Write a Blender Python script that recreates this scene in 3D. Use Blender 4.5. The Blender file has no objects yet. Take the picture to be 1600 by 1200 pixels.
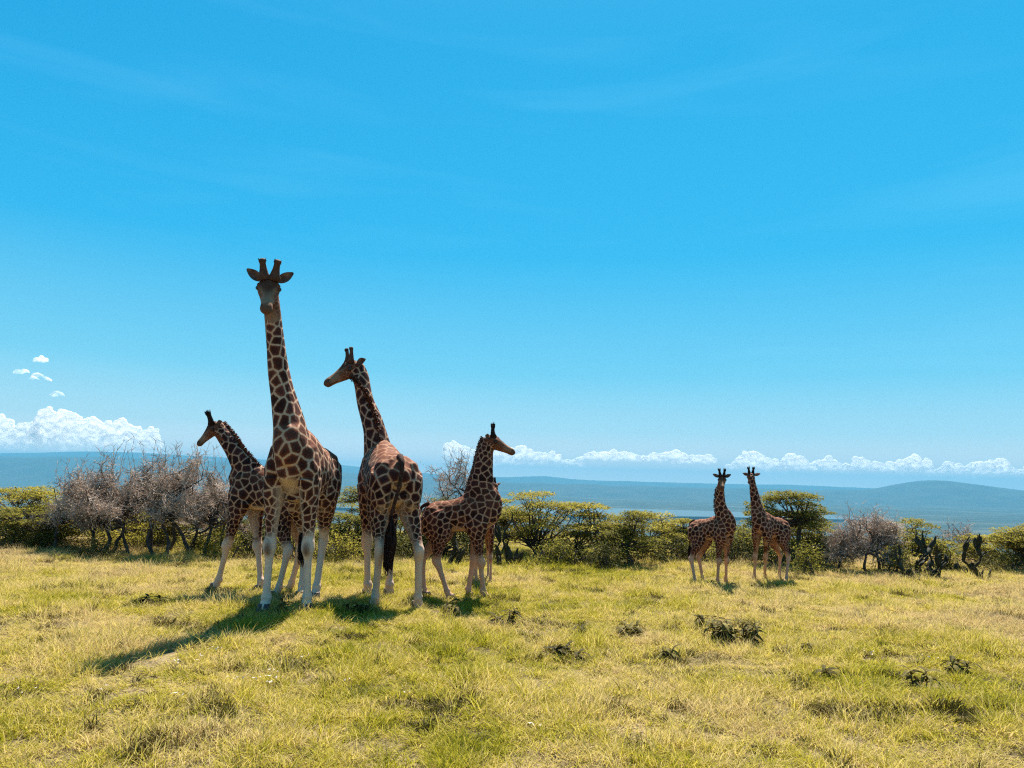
import bpy, math, random
import numpy as np
from mathutils import Vector, Matrix, Euler, noise as mnoise
R = math.radians
SC = bpy.context.scene
COL = SC.collection

# ------------------------------------------------------------------ camera
F = 1209.0                       # focal length in photograph pixels (1600 wide)
CAM = Vector((0, 0, 1.9))
PITCH = math.atan(146 / F)
ROLL = math.atan(0.025)
fwd = Vector((0, math.cos(PITCH), math.sin(PITCH)))
r0 = Vector((1, 0, 0)); u0 = r0.cross(fwd)
rgt = r0 * math.cos(ROLL) + u0 * math.sin(ROLL)
up = rgt.cross(fwd)
cam = bpy.data.cameras.new('camera'); co = bpy.data.objects.new('camera', cam); COL.objects.link(co)
m = Matrix((rgt, up, -fwd)).transposed().to_4x4(); m.translation = CAM
co.matrix_world = m
cam.sensor_fit = 'HORIZONTAL'; cam.sensor_width = 36; cam.lens = F / 1600 * 36
cam.clip_start = 0.1; cam.clip_end = 120000
SC.camera = co

# ------------------------------------------------------------------ sky, sun, exposure
EXPO = 1.45
SUN_EL, SUN_AZ = R(58), R(9)    # azimuth measured from +Y towards +X
w = bpy.data.worlds.new('World'); SC.world = w; w.use_nodes = True
nt = w.node_tree; N = nt.nodes; L = nt.links
N.clear()
out = N.new('ShaderNodeOutputWorld'); bg = N.new('ShaderNodeBackground')
sky = N.new('ShaderNodeTexSky'); sky.sky_type = 'NISHITA'; sky.sun_disc = False
sky.sun_elevation = SUN_EL; sky.sun_rotation = SUN_AZ
sky.altitude = 0; sky.air_density = 1.0; sky.dust_density = 0.0; sky.ozone_density = 2.0
hs = N.new('ShaderNodeMix'); hs.data_type = 'RGBA'; hs.inputs[0].default_value = 0.012
bg.inputs['Strength'].default_value = 0.12
# depth of blue by height above the horizon (the same all the way round), over the physical sky
tc = N.new('ShaderNodeTexCoord'); sx = N.new('ShaderNodeSeparateXYZ'); L.new(tc.outputs['Generated'], sx.inputs[0])
grad = N.new('ShaderNodeValToRGB'); G_ = 1 / (0.12 * 2 ** EXPO)
stops = [(0.0, (1.5, 1.35, 1.2)), (.022, (.95, 1.0, 1.0)), (.06, (.50, .82, .94)), (.13, (.20, .67, .92)), (.28, (.02, .47, .87)), (.5, (.0, .33, .73)), (.72, (.07, .30, .64)), (1.0, (.14, .31, .60))]
el = grad.color_ramp.elements
while len(el) < len(stops): el.new(.5)
for e_, (p_, c_) in zip(el, stops): e_.position = p_; e_.color = (*[v * .5 for v in c_], 1)
gs = N.new('ShaderNodeVectorMath'); gs.operation = 'SCALE'; gs.inputs['Scale'].default_value = 2 * G_
L.new(sx.outputs['Z'], grad.inputs[0]); L.new(grad.outputs[0], gs.inputs[0])
# a little paler towards the side the sun is on
dsun = N.new('ShaderNodeVectorMath'); dsun.operation = 'DOT_PRODUCT'; dsun.inputs[1].default_value = (math.sin(SUN_AZ + R(14)) * math.cos(SUN_EL), math.cos(SUN_AZ + R(14)) * math.cos(SUN_EL), math.sin(SUN_EL))
L.new(tc.outputs['Generated'], dsun.inputs[0]); gl = N.new('ShaderNodeMapRange'); gl.interpolation_type = 'SMOOTHSTEP'
gl.inputs['From Min'].default_value = .35; gl.inputs['From Max'].default_value = 1.1; gl.inputs['To Max'].default_value = .5; L.new(dsun.outputs['Value'], gl.inputs[0])
gm_ = N.new('ShaderNodeMix'); gm_.data_type = 'RGBA'; gm_.inputs[7].default_value = (.05 * G_, .60 * G_, 1.0 * G_, 1)
L.new(gl.outputs[0], gm_.inputs[0]); L.new(gs.outputs[0], gm_.inputs[6])
L.new(gm_.outputs[2], hs.inputs[6]); L.new(sky.outputs[0], hs.inputs[7])
# thin high cirrus, barely there
mp = N.new('ShaderNodeMapping')
mp.inputs['Scale'].default_value = (1.2, 1.2, 9)
nz = N.new('ShaderNodeTexNoise'); nz.inputs['Scale'].default_value = 2.2; nz.inputs['Detail'].default_value = 6
nz.inputs['Distortion'].default_value = 0.6
cr = N.new('ShaderNodeMapRange'); cr.inputs['From Min'].default_value = 0.52; cr.inputs['From Max'].default_value = 0.85
cr.inputs['To Max'].default_value = 0.07
mx = N.new('ShaderNodeMix'); mx.data_type = 'RGBA'
mx.inputs[7].default_value = (1.6, 3.2, 4.2, 1)
L.new(tc.outputs['Generated'], mp.inputs[0]); L.new(mp.outputs[0], nz.inputs['Vector'])
L.new(nz.outputs[0], cr.inputs[0]); L.new(cr.outputs[0], mx.inputs[0])
L.new(hs.outputs[2], mx.inputs[6]); L.new(mx.outputs[2], bg.inputs['Color'])
L.new(bg.outputs[0], out.inputs[0])

sl = bpy.data.lights.new('sun', 'SUN'); so = bpy.data.objects.new('sun', sl); COL.objects.link(so)
sl.energy = 5.0; sl.angle = R(0.53); sl.color = (1.0, 0.95, 0.86)
sd = Vector((math.sin(SUN_AZ) * math.cos(SUN_EL), math.cos(SUN_AZ) * math.cos(SUN_EL), math.sin(SUN_EL)))
so.rotation_euler = sd.to_track_quat('Z', 'Y').to_euler()
SC.view_settings.view_transform = 'Standard'; SC.view_settings.look = 'None'
SC.view_settings.exposure = EXPO; SC.view_settings.gamma = 1.0
SC.view_settings.use_curve_mapping = False
SC.render.engine = 'CYCLES'
cy = SC.cycles
cy.use_denoising = False; cy.filter_width = 1.2; cy.max_bounces = 8; cy.transparent_max_bounces = 12
cy.diffuse_bounces = 3; cy.volume_bounces = 1; cy.caustics_reflective = False; cy.caustics_refractive = False
cy.use_adaptive_sampling = True; cy.adaptive_threshold = 0.01

# ------------------------------------------------------------------ helpers
def ray(px, py):
    return fwd * F + rgt * (px - 800) - up * (py - 600)
def at(px, py, Y):
    d = ray(px, py); return CAM + d * (Y / d.y)
def gnd(px, py, z=0.0):
    d = ray(px, py); return CAM + d * ((z - CAM.z) / d.z)
def wx(px, Y):                    # x of an upright thing standing at depth Y, seen around the tree line
    return at(px, 850, Y).x

def ground_z(x, y):
    """height of the land: a grassy hill top falling away to a wide valley"""
    r = math.hypot(x, y - 4)
    z = 0.035 * math.sin(x * .55 + 1.3) * math.sin(y * .47) + 0.02 * math.sin(x * 1.7 + y * 1.1)
    k = min(1.0, max(0.0, (r - 22) / 600.0))
    k2 = k * k * (3 - 2 * k)
    z *= max(0, 1 - k * 8)
    z -= 152 * (0.35 * k + 0.65 * k2)
    return z

def tag(o, label=None, cat=None, group=None, kind=None):
    if label: o['label'] = label
    if cat: o['category'] = cat
    if group: o['group'] = group
    if kind: o['kind'] = kind
    return o
def empty(name, loc, rz=0.0):
    o = bpy.data.objects.new(name, None); COL.objects.link(o)
    o.location = loc; o.rotation_euler = (0, 0, rz); o.empty_display_size = .2
    return o
def link(name, me, mat=None, parent=None, smooth=False):
    o = bpy.data.objects.new(name, me); COL.objects.link(o)
    if mat is not None and not len(me.materials): me.materials.append(mat)
    if parent is not None: o.parent = parent
    if smooth: me.polygons.foreach_set('use_smooth', [True] * len(me.polygons))
    return o

class MB:
    def __init__(s): s.v = []; s.f = []; s.n = 0
    def add(s, verts, faces):
        b = s.n; s.v.extend([tuple(p) for p in verts]); s.f.extend([tuple(i + b for i in f) for f in faces]); s.n += len(verts)
    def mesh(s, name):
        me = bpy.data.meshes.new(name); me.from_pydata(s.v, [], s.f); me.update(); return me
    def tube(s, pts, rad, n=6, cap=True):
        pts = [Vector(p) for p in pts]; k = len(pts); rings = []
        prev = None
        for i, p in enumerate(pts):
            t = (pts[min(i + 1, k - 1)] - pts[max(i - 1, 0)])
            if t.length < 1e-9: t = Vector((0, 0, 1))
            t.normalize()
            if prev is None:
                a = Vector((0, 0, 1)) if abs(t.z) < .9 else Vector((1, 0, 0))
                sdv = t.cross(a).normalized()
            else:
                sdv = (prev - t * prev.dot(t)); sdv = sdv.normalized() if sdv.length > 1e-6 else t.orthogonal().normalized()
            prev = sdv; o2 = t.cross(sdv)
            rings.append([p + (sdv * math.cos(2 * math.pi * j / n) + o2 * math.sin(2 * math.pi * j / n)) * rad[i] for j in range(n)])
        vs = [q for r in rings for q in r]; fs = []
        for i in range(k - 1):
            for j in range(n):
                fs.append((i * n + j, i * n + (j + 1) % n, (i + 1) * n + (j + 1) % n, (i + 1) * n + j))
        if cap:
            fs.append(tuple(range(n))[::-1]); fs.append(tuple((k - 1) * n + j for j in range(n)))
        s.add(vs, fs)
    def loft(s, secs, n=20, side=Vector((0, 1, 0))):
        """secs: (centre, half width along side, half height, optional side vector)"""
        k = len(secs); rings = []
        for i, sec in enumerate(secs):
            c = Vector(sec[0]); hw, hh = sec[1], sec[2]
            sv = Vector(sec[3]) if len(sec) > 3 else side
            t = Vector(secs[min(i + 1, k - 1)][0]) - Vector(secs[max(i - 1, 0)][0]); t.normalize()
            sv = (sv - t * sv.dot(t)).normalized(); uv = sv.cross(t) * -1
            rings.append([c + sv * (hw * math.cos(2 * math.pi * j / n)) + uv * (hh * math.sin(2 * math.pi * j / n)) for j in range(n)])
        vs = [q for r in rings for q in r]; fs = []
        for i in range(k - 1):
            for j in range(n):
                fs.append((i * n + j, i * n + (j + 1) % n, (i + 1) * n + (j + 1) % n, (i + 1) * n + j))
        fs.append(tuple(range(n))[::-1]); fs.append(tuple((k - 1) * n + j for j in range(n)))
        s.add(vs, fs)

def catmull(P, n=5):
    """P: list of tuples of floats; smooth interpolation"""
    P = [np.array(p, float) for p in P]; out = []
    for i in range(len(P) - 1):
        p0 = P[max(i - 1, 0)]; p1 = P[i]; p2 = P[i + 1]; p3 = P[min(i + 2, len(P) - 1)]
        for k in range(n):
            t = k / n
            out.append(.5 * ((2 * p1) + (-p0 + p2) * t + (2 * p0 - 5 * p1 + 4 * p2 - p3) * t * t + (-p0 + 3 * p1 - 3 * p2 + p3) * t ** 3))
    out.append(P[-1]); return out

# ------------------------------------------------------------------ materials
def new_mat(name):
    mt = bpy.data.materials.new(name); mt.use_nodes = True
    n = mt.node_tree.nodes; n.clear()
    o = n.new('ShaderNodeOutputMaterial')
    return mt, n, mt.node_tree.links, o
def ramp(n, stops):
    r = n.new('ShaderNodeValToRGB'); e = r.color_ramp.elements
    while len(e) < len(stops): e.new(0.5)
    for i, (p, c) in enumerate(stops): e[i].position = p; e[i].color = (*c, 1)
    return r
def simple(name, stops, scale=8, rough=.8, trans=0.0, tcol=None, bump=0.0, coord='Object', spec=.3, sheen=0, detail=4):
    mt, n, l, o = new_mat(name)
    tcn = n.new('ShaderNodeTexCoord'); nz = n.new('ShaderNodeTexNoise'); nz.inputs['Scale'].default_value = scale
    nz.inputs['Detail'].default_value = detail
    l.new(tcn.outputs[coord], nz.inputs['Vector'])
    rp = ramp(n, stops); l.new(nz.outputs[0], rp.inputs[0])
    b = n.new('ShaderNodeBsdfPrincipled'); b.inputs['Roughness'].default_value = rough
    b.inputs['Specular IOR Level'].default_value = spec
    if sheen: b.inputs['Sheen Weight'].default_value = sheen
    l.new(rp.outputs[0], b.inputs['Base Color'])
    if bump:
        bp = n.new('ShaderNodeBump'); bp.inputs['Strength'].default_value = bump; bp.inputs['Distance'].default_value = .02
        l.new(nz.outputs[0], bp.inputs['Height']); l.new(bp.outputs[0], b.inputs['Normal'])
    if trans:
        tr = n.new('ShaderNodeBsdfTranslucent'); ms = n.new('ShaderNodeMixShader'); ms.inputs[0].default_value = trans
        if tcol: tr.inputs[0].default_value = (*tcol, 1)
        else: l.new(rp.outputs[0], tr.inputs[0])
        l.new(b.outputs[0], ms.inputs[1]); l.new(tr.outputs[0], ms.inputs[2]); l.new(ms.outputs[0], o.inputs[0])
    else: l.new(b.outputs[0], o.inputs[0])
    return mt

def leaf_mat(name, cols, trans=.35, scale=1.4, fine=9):
    """foliage whose colour drifts clump by clump in world space"""
    mt, n, l, o = new_mat(name)
    g = n.new('ShaderNodeNewGeometry')
    a = n.new('ShaderNodeTexNoise'); a.inputs['Scale'].default_value = scale; a.inputs['Detail'].default_value = 2
    b_ = n.new('ShaderNodeTexNoise'); b_.inputs['Scale'].default_value = fine; b_.inputs['Detail'].default_value = 1
    l.new(g.outputs['Position'], a.inputs['Vector']); l.new(g.outputs['Position'], b_.inputs['Vector'])
    md = n.new('ShaderNodeMath'); md.operation = 'MULTIPLY_ADD'; md.inputs[1].default_value = .5
    m2 = n.new('ShaderNodeMath'); m2.operation = 'MULTIPLY'; m2.inputs[1].default_value = .5
    l.new(b_.outputs[0], m2.inputs[0]); l.new(a.outputs[0], md.inputs[0]); l.new(m2.outputs[0], md.inputs[2])
    k = len(cols); rp = ramp(n, [(.32 + .36 * i / (k - 1), c) for i, c in enumerate(cols)])
    l.new(md.outputs[0], rp.inputs[0])
    d = n.new('ShaderNodeBsdfPrincipled'); d.inputs['Roughness'].default_value = .7; d.inputs['Specular IOR Level'].default_value = .08
    tr = n.new('ShaderNodeBsdfTranslucent'); ms = n.new('ShaderNodeMixShader'); ms.inputs[0].default_value = trans
    l.new(rp.outputs[0], d.inputs['Base Color']); l.new(rp.outputs[0], tr.inputs[0])
    l.new(d.outputs[0], ms.inputs[1]); l.new(tr.outputs[0], ms.inputs[2]); l.new(ms.outputs[0], o.inputs[0])
    return mt

M = {}
M['acacia_leaf'] = leaf_mat('acacia_leaf', [(.07, .065, .01), (.18, .16, .024), (.32, .265, .045)], .52)
M['acacia_leaf_yellow'] = leaf_mat('acacia_leaf_yellow', [(.12, .10, .014), (.27, .225, .032), (.42, .34, .065)], .52)
M['bush_leaf'] = leaf_mat('bush_leaf', [(.025, .026, .007), (.08, .075, .016), (.17, .15, .03)], .3)
M['dry_leaf'] = leaf_mat('dry_leaf', [(.22, .16, .10), (.40, .31, .22), (.5, .39, .25)], .4)
M['weed_leaf'] = leaf_mat('weed_leaf', [(.02, .018, .005), (.085, .065, .015), (.24, .19, .05)], .25)
M['thorn_twig'] = leaf_mat('thorn_twig', [(.20, .14, .10), (.47, .35, .27), (.70, .55, .44)], .25, 1.1, 5)
M['bark'] = simple('bark', [(.3, (.035, .026, .02)), (.7, (.1, .075, .06))], 14, .9, bump=.6)
M['bark_grey'] = simple('bark_grey', [(.3, (.03, .022, .018)), (.7, (.09, .068, .055))], 14, .9, bump=.6)
M['cactus'] = simple('cactus', [(.3, (.018, .016, .008)), (.7, (.045, .04, .02))], 9, .7, bump=.3, spec=.12)
M['hoof'] = simple('hoof', [(.3, (.03, .022, .018)), (.7, (.08, .06, .05))], 30, .5)
M['dark_hair'] = simple('dark_hair', [(.3, (.012, .005, .004)), (.7, (.035, .014, .010))], 60, .7, spec=.08)
M['mane_hair'] = simple('mane_hair', [(.3, (.09, .028, .015)), (.7, (.20, .07, .035))], 30, .7, trans=.25)
M['eye'] = simple('eye', [(.3, (.006, .004, .003)), (.7, (.012, .008, .006))], 30, .12, spec=.6)
M['ear'] = simple('ear', [(.35, (.10, .05, .035)), (.65, (.24, .14, .10))], 12, .8, trans=.2, spec=.1)

def coat(name, dark=(.05, .016, .012), mid=(.16, .045, .022), line=(.52, .33, .215), cream=(.66, .47, .35)):
    mt, n, l, o = new_mat(name)
    def attr(a):
        x = n.new('ShaderNodeAttribute'); x.attribute_name = a; return x
    e = attr('edge'); pale = attr('pale'); plain = attr('plain'); dk = attr('dark'); warm = attr('warm')
    tcn = n.new('ShaderNodeTexCoord')
    nz = n.new('ShaderNodeTexNoise'); nz.inputs['Scale'].default_value = 26; nz.inputs['Detail'].default_value = 3
    nf = n.new('ShaderNodeTexNoise'); nf.inputs['Scale'].default_value = 110; nf.inputs['Detail'].default_value = 3
    l.new(tcn.outputs['Object'], nz.inputs['Vector']); l.new(tcn.outputs['Object'], nf.inputs['Vector'])
    jit = n.new('ShaderNodeMath'); jit.operation = 'MULTIPLY_ADD'; jit.inputs[1].default_value = .15
    l.new(nz.outputs[0], jit.inputs[0]); l.new(e.outputs['Fac'], jit.inputs[2])
    mr = n.new('ShaderNodeMapRange'); mr.inputs['From Min'].default_value = .125; mr.inputs['From Max'].default_value = .215
    l.new(jit.outputs[0], mr.inputs[0])
    # patch colour: darker in its heart, mottled
    mr2 = n.new('ShaderNodeMapRange'); mr2.inputs['From Min'].default_value = .12; mr2.inputs['From Max'].default_value = .42
    l.new(jit.outputs[0], mr2.inputs[0])
    pc = n.new('ShaderNodeMix'); pc.data_type = 'RGBA'; pc.inputs[6].default_value = (*mid, 1); pc.inputs[7].default_value = (*dark, 1)
    l.new(mr2.outputs[0], pc.inputs[0])
    cell = attr('cell'); cm = n.new('ShaderNodeMapRange'); cm.inputs['To Min'].default_value = .6; cm.inputs['To Max'].default_value = 1.75
    l.new(cell.outputs['Fac'], cm.inputs[0]); pv = n.new('ShaderNodeVectorMath'); pv.operation = 'SCALE'; l.new(pc.outputs[2], pv.inputs[0]); l.new(cm.outputs[0], pv.inputs['Scale'])
    pw = n.new('ShaderNodeMix'); pw.data_type = 'RGBA'; pw.inputs[7].default_value = (.17, .055, .026, 1)
    l.new(warm.outputs['Fac'], pw.inputs[0]); l.new(pv.outputs[0], pw.inputs[6])
    # line colour: cream on the legs and belly, tan on the body
    lc = n.new('ShaderNodeMix'); lc.data_type = 'RGBA'; lc.inputs[6].default_value = (*line, 1); lc.inputs[7].default_value = (*cream, 1)
    l.new(pale.outputs['Fac'], lc.inputs[0])
    lw = n.new('ShaderNodeMix'); lw.data_type = 'RGBA'; lw.inputs[7].default_value = (.25, .11, .055, 1)
    l.new(warm.outputs['Fac'], lw.inputs[0]); l.new(lc.outputs[2], lw.inputs[6])
    # patches vanish where pale
    inv = n.new('ShaderNodeMapRange'); inv.inputs['From Min'].default_value = .35; inv.inputs['From Max'].default_value = .95
    inv.inputs['To Min'].default_value = 1; inv.inputs['To Max'].default_value = 0
    l.new(pale.outputs['Fac'], inv.inputs[0])
    mu = n.new('ShaderNodeMath'); mu.operation = 'MULTIPLY'; l.new(mr.outputs[0], mu.inputs[0]); l.new(inv.outputs[0], mu.inputs[1])
    pi_ = n.new('ShaderNodeMath'); pi_.operation = 'SUBTRACT'; pi_.inputs[0].default_value = 1; l.new(plain.outputs['Fac'], pi_.inputs[1])
    mu2 = n.new('ShaderNodeMath'); mu2.operation = 'MULTIPLY'; l.new(mu.outputs[0], mu2.inputs[0]); l.new(pi_.outputs[0], mu2.inputs[1])
    c1 = n.new('ShaderNodeMix'); c1.data_type = 'RGBA'
    l.new(mu2.outputs[0], c1.inputs[0]); l.new(lw.outputs[2], c1.inputs[6]); l.new(pw.outputs[2], c1.inputs[7])
    c2 = n.new('ShaderNodeMix'); c2.data_type = 'RGBA'; c2.inputs[7].default_value = (.075, .027, .015, 1)
    l.new(dk.outputs['Fac'], c2.inputs[0]); l.new(c1.outputs[2], c2.inputs[6])
    # fine coat mottling
    hv = n.new('ShaderNodeMapRange'); hv.inputs['To Min'].default_value = .78; hv.inputs['To Max'].default_value = 1.2
    l.new(nf.outputs[0], hv.inputs[0])
    c3 = n.new('ShaderNodeVectorMath'); c3.operation = 'SCALE'; l.new(c2.outputs[2], c3.inputs[0]); l.new(hv.outputs[0], c3.inputs['Scale'])
    b = n.new('ShaderNodeBsdfPrincipled'); b.inputs['Roughness'].default_value = .7; b.inputs['Specular IOR Level'].default_value = .05
    b.inputs['Sheen Weight'].default_value = .05; b.inputs['Sheen Roughness'].default_value = .35
    b.inputs['Sheen Tint'].default_value = (1, .8, .65, 1)
    l.new(c3.outputs[0], b.inputs['Base Color'])
    bp = n.new('ShaderNodeBump'); bp.inputs['Strength'].default_value = .35; bp.inputs['Distance'].default_value = .01
    ms_ = n.new('ShaderNodeTexNoise'); ms_.inputs['Scale'].default_value = 5.5; ms_.inputs['Detail'].default_value = 2; l.new(tcn.outputs['Object'], ms_.inputs['Vector'])
    b0_ = n.new('ShaderNodeBump'); b0_.inputs['Strength'].default_value = .5; b0_.inputs['Distance'].default_value = .06; l.new(ms_.outputs[0], b0_.inputs['Height']); l.new(b0_.outputs[0], bp.inputs['Normal'])
    l.new(nf.outputs[0], bp.inputs['Height']); l.new(bp.outputs[0], b.inputs['Normal'])
    l.new(b.outputs[0], o.inputs[0])
    return mt
M['coat_adult'] = coat('coat_adult')
M['coat_dark'] = coat('coat_dark', (.03, .010, .009), (.11, .03, .017), (.42, .25, .155), (.58, .39, .28))
M['coat_calf'] = coat('coat_calf', (.035, .011, .009), (.12, .033, .018), (.44, .245, .15), (.50, .28, .18))

# ------------------------------------------------------------------ land, lake, hills
def build_ground():
    mb = MB(); na = 160
    rs = [0.0] + list(np.geomspace(1.0, 14000, 150)); V = []; Fc = []
    for i, r in enumerate(rs):
        for j in range(na):
            a = 2 * math.pi * j / na; x = r * math.sin(a); y = 4 + r * math.cos(a)
            z = ground_z(x, y)
            if r > 60:
                z += 0.012 * r * max(0, 1 - r / 900) * mnoise.noise(Vector((x * .012, y * .012, 0)))
            if r > 900:
                z += 9 * mnoise.noise(Vector((x * .0015, y * .0012, 3)))
            V.append((x, y, z))
    for i in range(len(rs) - 1):
        for j in range(na):
            Fc.append((i * na + j, i * na + (j + 1) % na, (i + 1) * na + (j + 1) % na, (i + 1) * na + j))
    mb.add(V, [f[::-1] for f in Fc])
    me = mb.mesh('ground')
    mt, n, l, o = new_mat('ground')
    g = n.new('ShaderNodeNewGeometry')
    a = n.new('ShaderNodeTexNoise'); a.inputs['Scale'].default_value = .9; a.inputs['Detail'].default_value = 8
    l.new(g.outputs['Position'], a.inputs['Vector'])
    a2 = n.new('ShaderNodeTexNoise'); a2.inputs['Scale'].default_value = 38; a2.inputs['Detail'].default_value = 4; l.new(g.outputs['Position'], a2.inputs['Vector'])
    am = n.new('ShaderNodeMath'); am.operation = 'MULTIPLY_ADD'; am.inputs[1].default_value = 1.1; l.new(a2.outputs[0], am.inputs[0])
    ao = n.new('ShaderNodeMath'); ao.operation = 'SUBTRACT'; ao.inputs[1].default_value = .55; l.new(a.outputs[0], ao.inputs[0]); l.new(ao.outputs[0], am.inputs[2])
    near = ramp(n, [(.3, (.035, .024, .012)), (.5, (.11, .08, .035)), (.7, (.24, .175, .085))]); l.new(am.outputs[0], near.inputs[0])
    bz = n.new('ShaderNodeTexNoise'); bz.inputs['Scale'].default_value = .0035; bz.inputs['Detail'].default_value = 9
    mpn = n.new('ShaderNodeMapping'); mpn.inputs['Scale'].default_value = (1, 2.2, 1)
    l.new(g.outputs['Position'], mpn.inputs[0]); l.new(mpn.outputs[0], bz.inputs['Vector'])
    far = ramp(n, [(.35, (.012, .022, .014)), (.55, (.028, .036, .022)), (.7, (.07, .07, .05))]); l.new(bz.outputs[0], far.inputs[0])
    ln = n.new('ShaderNodeVectorMath'); ln.operation = 'LENGTH'; l.new(g.outputs['Position'], ln.inputs[0])
    mr = n.new('ShaderNodeMapRange'); mr.inputs['From Min'].default_value = 40; mr.inputs['From Max'].default_value = 400
    l.new(ln.outputs['Value'], mr.inputs[0])
    mxx = n.new('ShaderNodeMix'); mxx.data_type = 'RGBA'; l.new(mr.outputs[0], mxx.inputs[0]); l.new(near.outputs[0], mxx.inputs[6]); l.new(far.outputs[0], mxx.inputs[7])
    b = n.new('ShaderNodeBsdfPrincipled'); b.inputs['Roughness'].default_value = .95; b.inputs['Specular IOR Level'].default_value = .1
    l.new(mxx.outputs[2], b.inputs['Base Color']); l.new(b.outputs[0], o.inputs[0])
    ob = link('ground', me, mt, smooth=True); tag(ob, 'grassy hill top falling away to a wide bushland valley', kind='structure')
build_ground()

def build_lake():
    # irregular sheet of water on the valley floor
    rng = np.random.RandomState(5)
    mt, n, l, o = new_mat('lake_water')
    b = n.new('ShaderNodeBsdfPrincipled'); b.inputs['Base Color'].default_value = (.04, .08, .10, 1)
    b.inputs['Roughness'].default_value = .8; b.inputs['Specular IOR Level'].default_value = .1
    nz = n.new('ShaderNodeTexNoise'); nz.inputs['Scale'].default_value = .02; nz.inputs['Detail'].default_value = 3
    g = n.new('ShaderNodeNewGeometry'); l.new(g.outputs['Position'], nz.inputs['Vector'])
    bp = n.new('ShaderNodeBump'); bp.inputs['Strength'].default_value = .1; bp.inputs['Distance'].default_value = 3
    l.new(nz.outputs[0], bp.inputs['Height']); l.new(bp.outputs[0], b.inputs['Normal']); l.new(b.outputs[0], o.inputs[0])
    def outline(cx, cy, ax, ay, seed):
        P = []
        for k in range(90):
            a = 2 * math.pi * k / 90
            f = 1 + .22 * mnoise.noise(Vector((math.cos(a) * 1.6 + seed, math.sin(a) * 1.6, 0)))
            P.append((cx + ax * f * math.cos(a), cy + ay * f * math.sin(a), -141))
        return P
    mb = MB()
    P = outline(150, 3620, 1450, 430, 1); mb.add(P, [tuple(range(len(P)))])
    ob = link('lake', mb.mesh('lake'), mt); tag(ob, 'pale hazy lake lying on the valley floor', kind='structure')
build_lake()

def ridge(name, Y0, prof, depth, mt, label, rough=1.0, seed=0):
    """a range of hills: prof lists (px, py) of its skyline, standing at distance Y0"""
    xs = np.linspace(-1500, 3100, 320); px = [p[0] for p in prof]; py = [p[1] for p in prof]
    mb = MB(); V = []; rows = 9; Fc = []
    for i, x in enumerate(xs):
        y = float(np.interp(x, px, py)); d = at(x, y, Y0)
        top = d.z + rough * (mnoise.fractal(Vector((x * .012, seed, 0)), 1.0, 2.0, 4)) * 9
        for k in range(rows):
            t = k / (rows - 1)                       # 0 at the foot in front, 0.6 crest, 1 behind
            h = math.sin(min(t / .6, 1) * math.pi / 2) ** 1.3 if t < .6 else 1 - (t - .6) / .4 * .6
            yy = Y0 + (t - .6) * depth
            z = -165 + (top + 165) * h + (0 if t == .6 else 14 * rough * mnoise.noise(Vector((x * .02, t * 6, seed))))
            V.append((d.x * yy / Y0 if False else d.x, yy, z))
    n = len(xs)
    for i in range(n - 1):
        for k in range(rows - 1):
            Fc.append((i * rows + k, (i + 1) * rows + k, (i + 1) * rows + k + 1, i * rows + k + 1))
    mb.add(V, Fc); ob = link(name, mb.mesh(name), mt, smooth=True); tag(ob, label, kind='structure')
M['hill'] = simple('hill', [(.35, (.012, .022, .016)), (.65, (.035, .04, .028))], .004, .95, spec=.1, detail=8)
ridge('near_hills', 8200, [(-1500, 700), (0, 712), (200, 714), (400, 722), (540, 738), (700, 748), (790, 753), (900, 756), (1100, 762), (1340, 766), (1375, 763), (1412, 754), (1432, 750), (1450, 749), (1475, 752), (1520, 757), (1560, 763), (1585, 766), (1700, 768), (3100, 780)],
      2600, M['hill'], 'hazy blue escarpment and low hill beyond the lake', 1.0, 2)
ridge('far_hills', 12600, [(-1500, 700), (0, 708), (60, 706), (150, 704), (220, 706), (500, 722), (700, 742), (790, 745), (850, 743), (900, 749), (1150, 756), (1240, 757), (1380, 763), (3100, 790)],
      1500, M['hill'], 'faint far mountain range on the horizon', .5, 9)

# haze: the air between the hill top and the far ranges
def build_haze():
    mb = MB(); X, Y1, Y2, Z1, Z2 = 16500, -14500, 16500, -185, 235
    V = [(x, y, z) for z in (Z1, Z2) for y in (Y1, Y2) for x in (-X, X)]
    mb.add(V, [(0, 2, 3, 1), (4, 5, 7, 6), (0, 1, 5, 4), (2, 6, 7, 3), (0, 4, 6, 2), (1, 3, 7, 5)])
    mt, n, l, o = new_mat('haze')
    v = n.new('ShaderNodeVolumePrincipled'); v.inputs['Color'].default_value = (.125, .40, .59, 1)
    v.inputs['Density'].default_value = 0.00012; v.inputs['Anisotropy'].default_value = 0
    l.new(v.outputs[0], o.inputs['Volume'])
    ob = link('haze', mb.mesh('haze'), mt); tag(ob, 'pale blue haze over the valley', kind='stuff')
build_haze()
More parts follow.
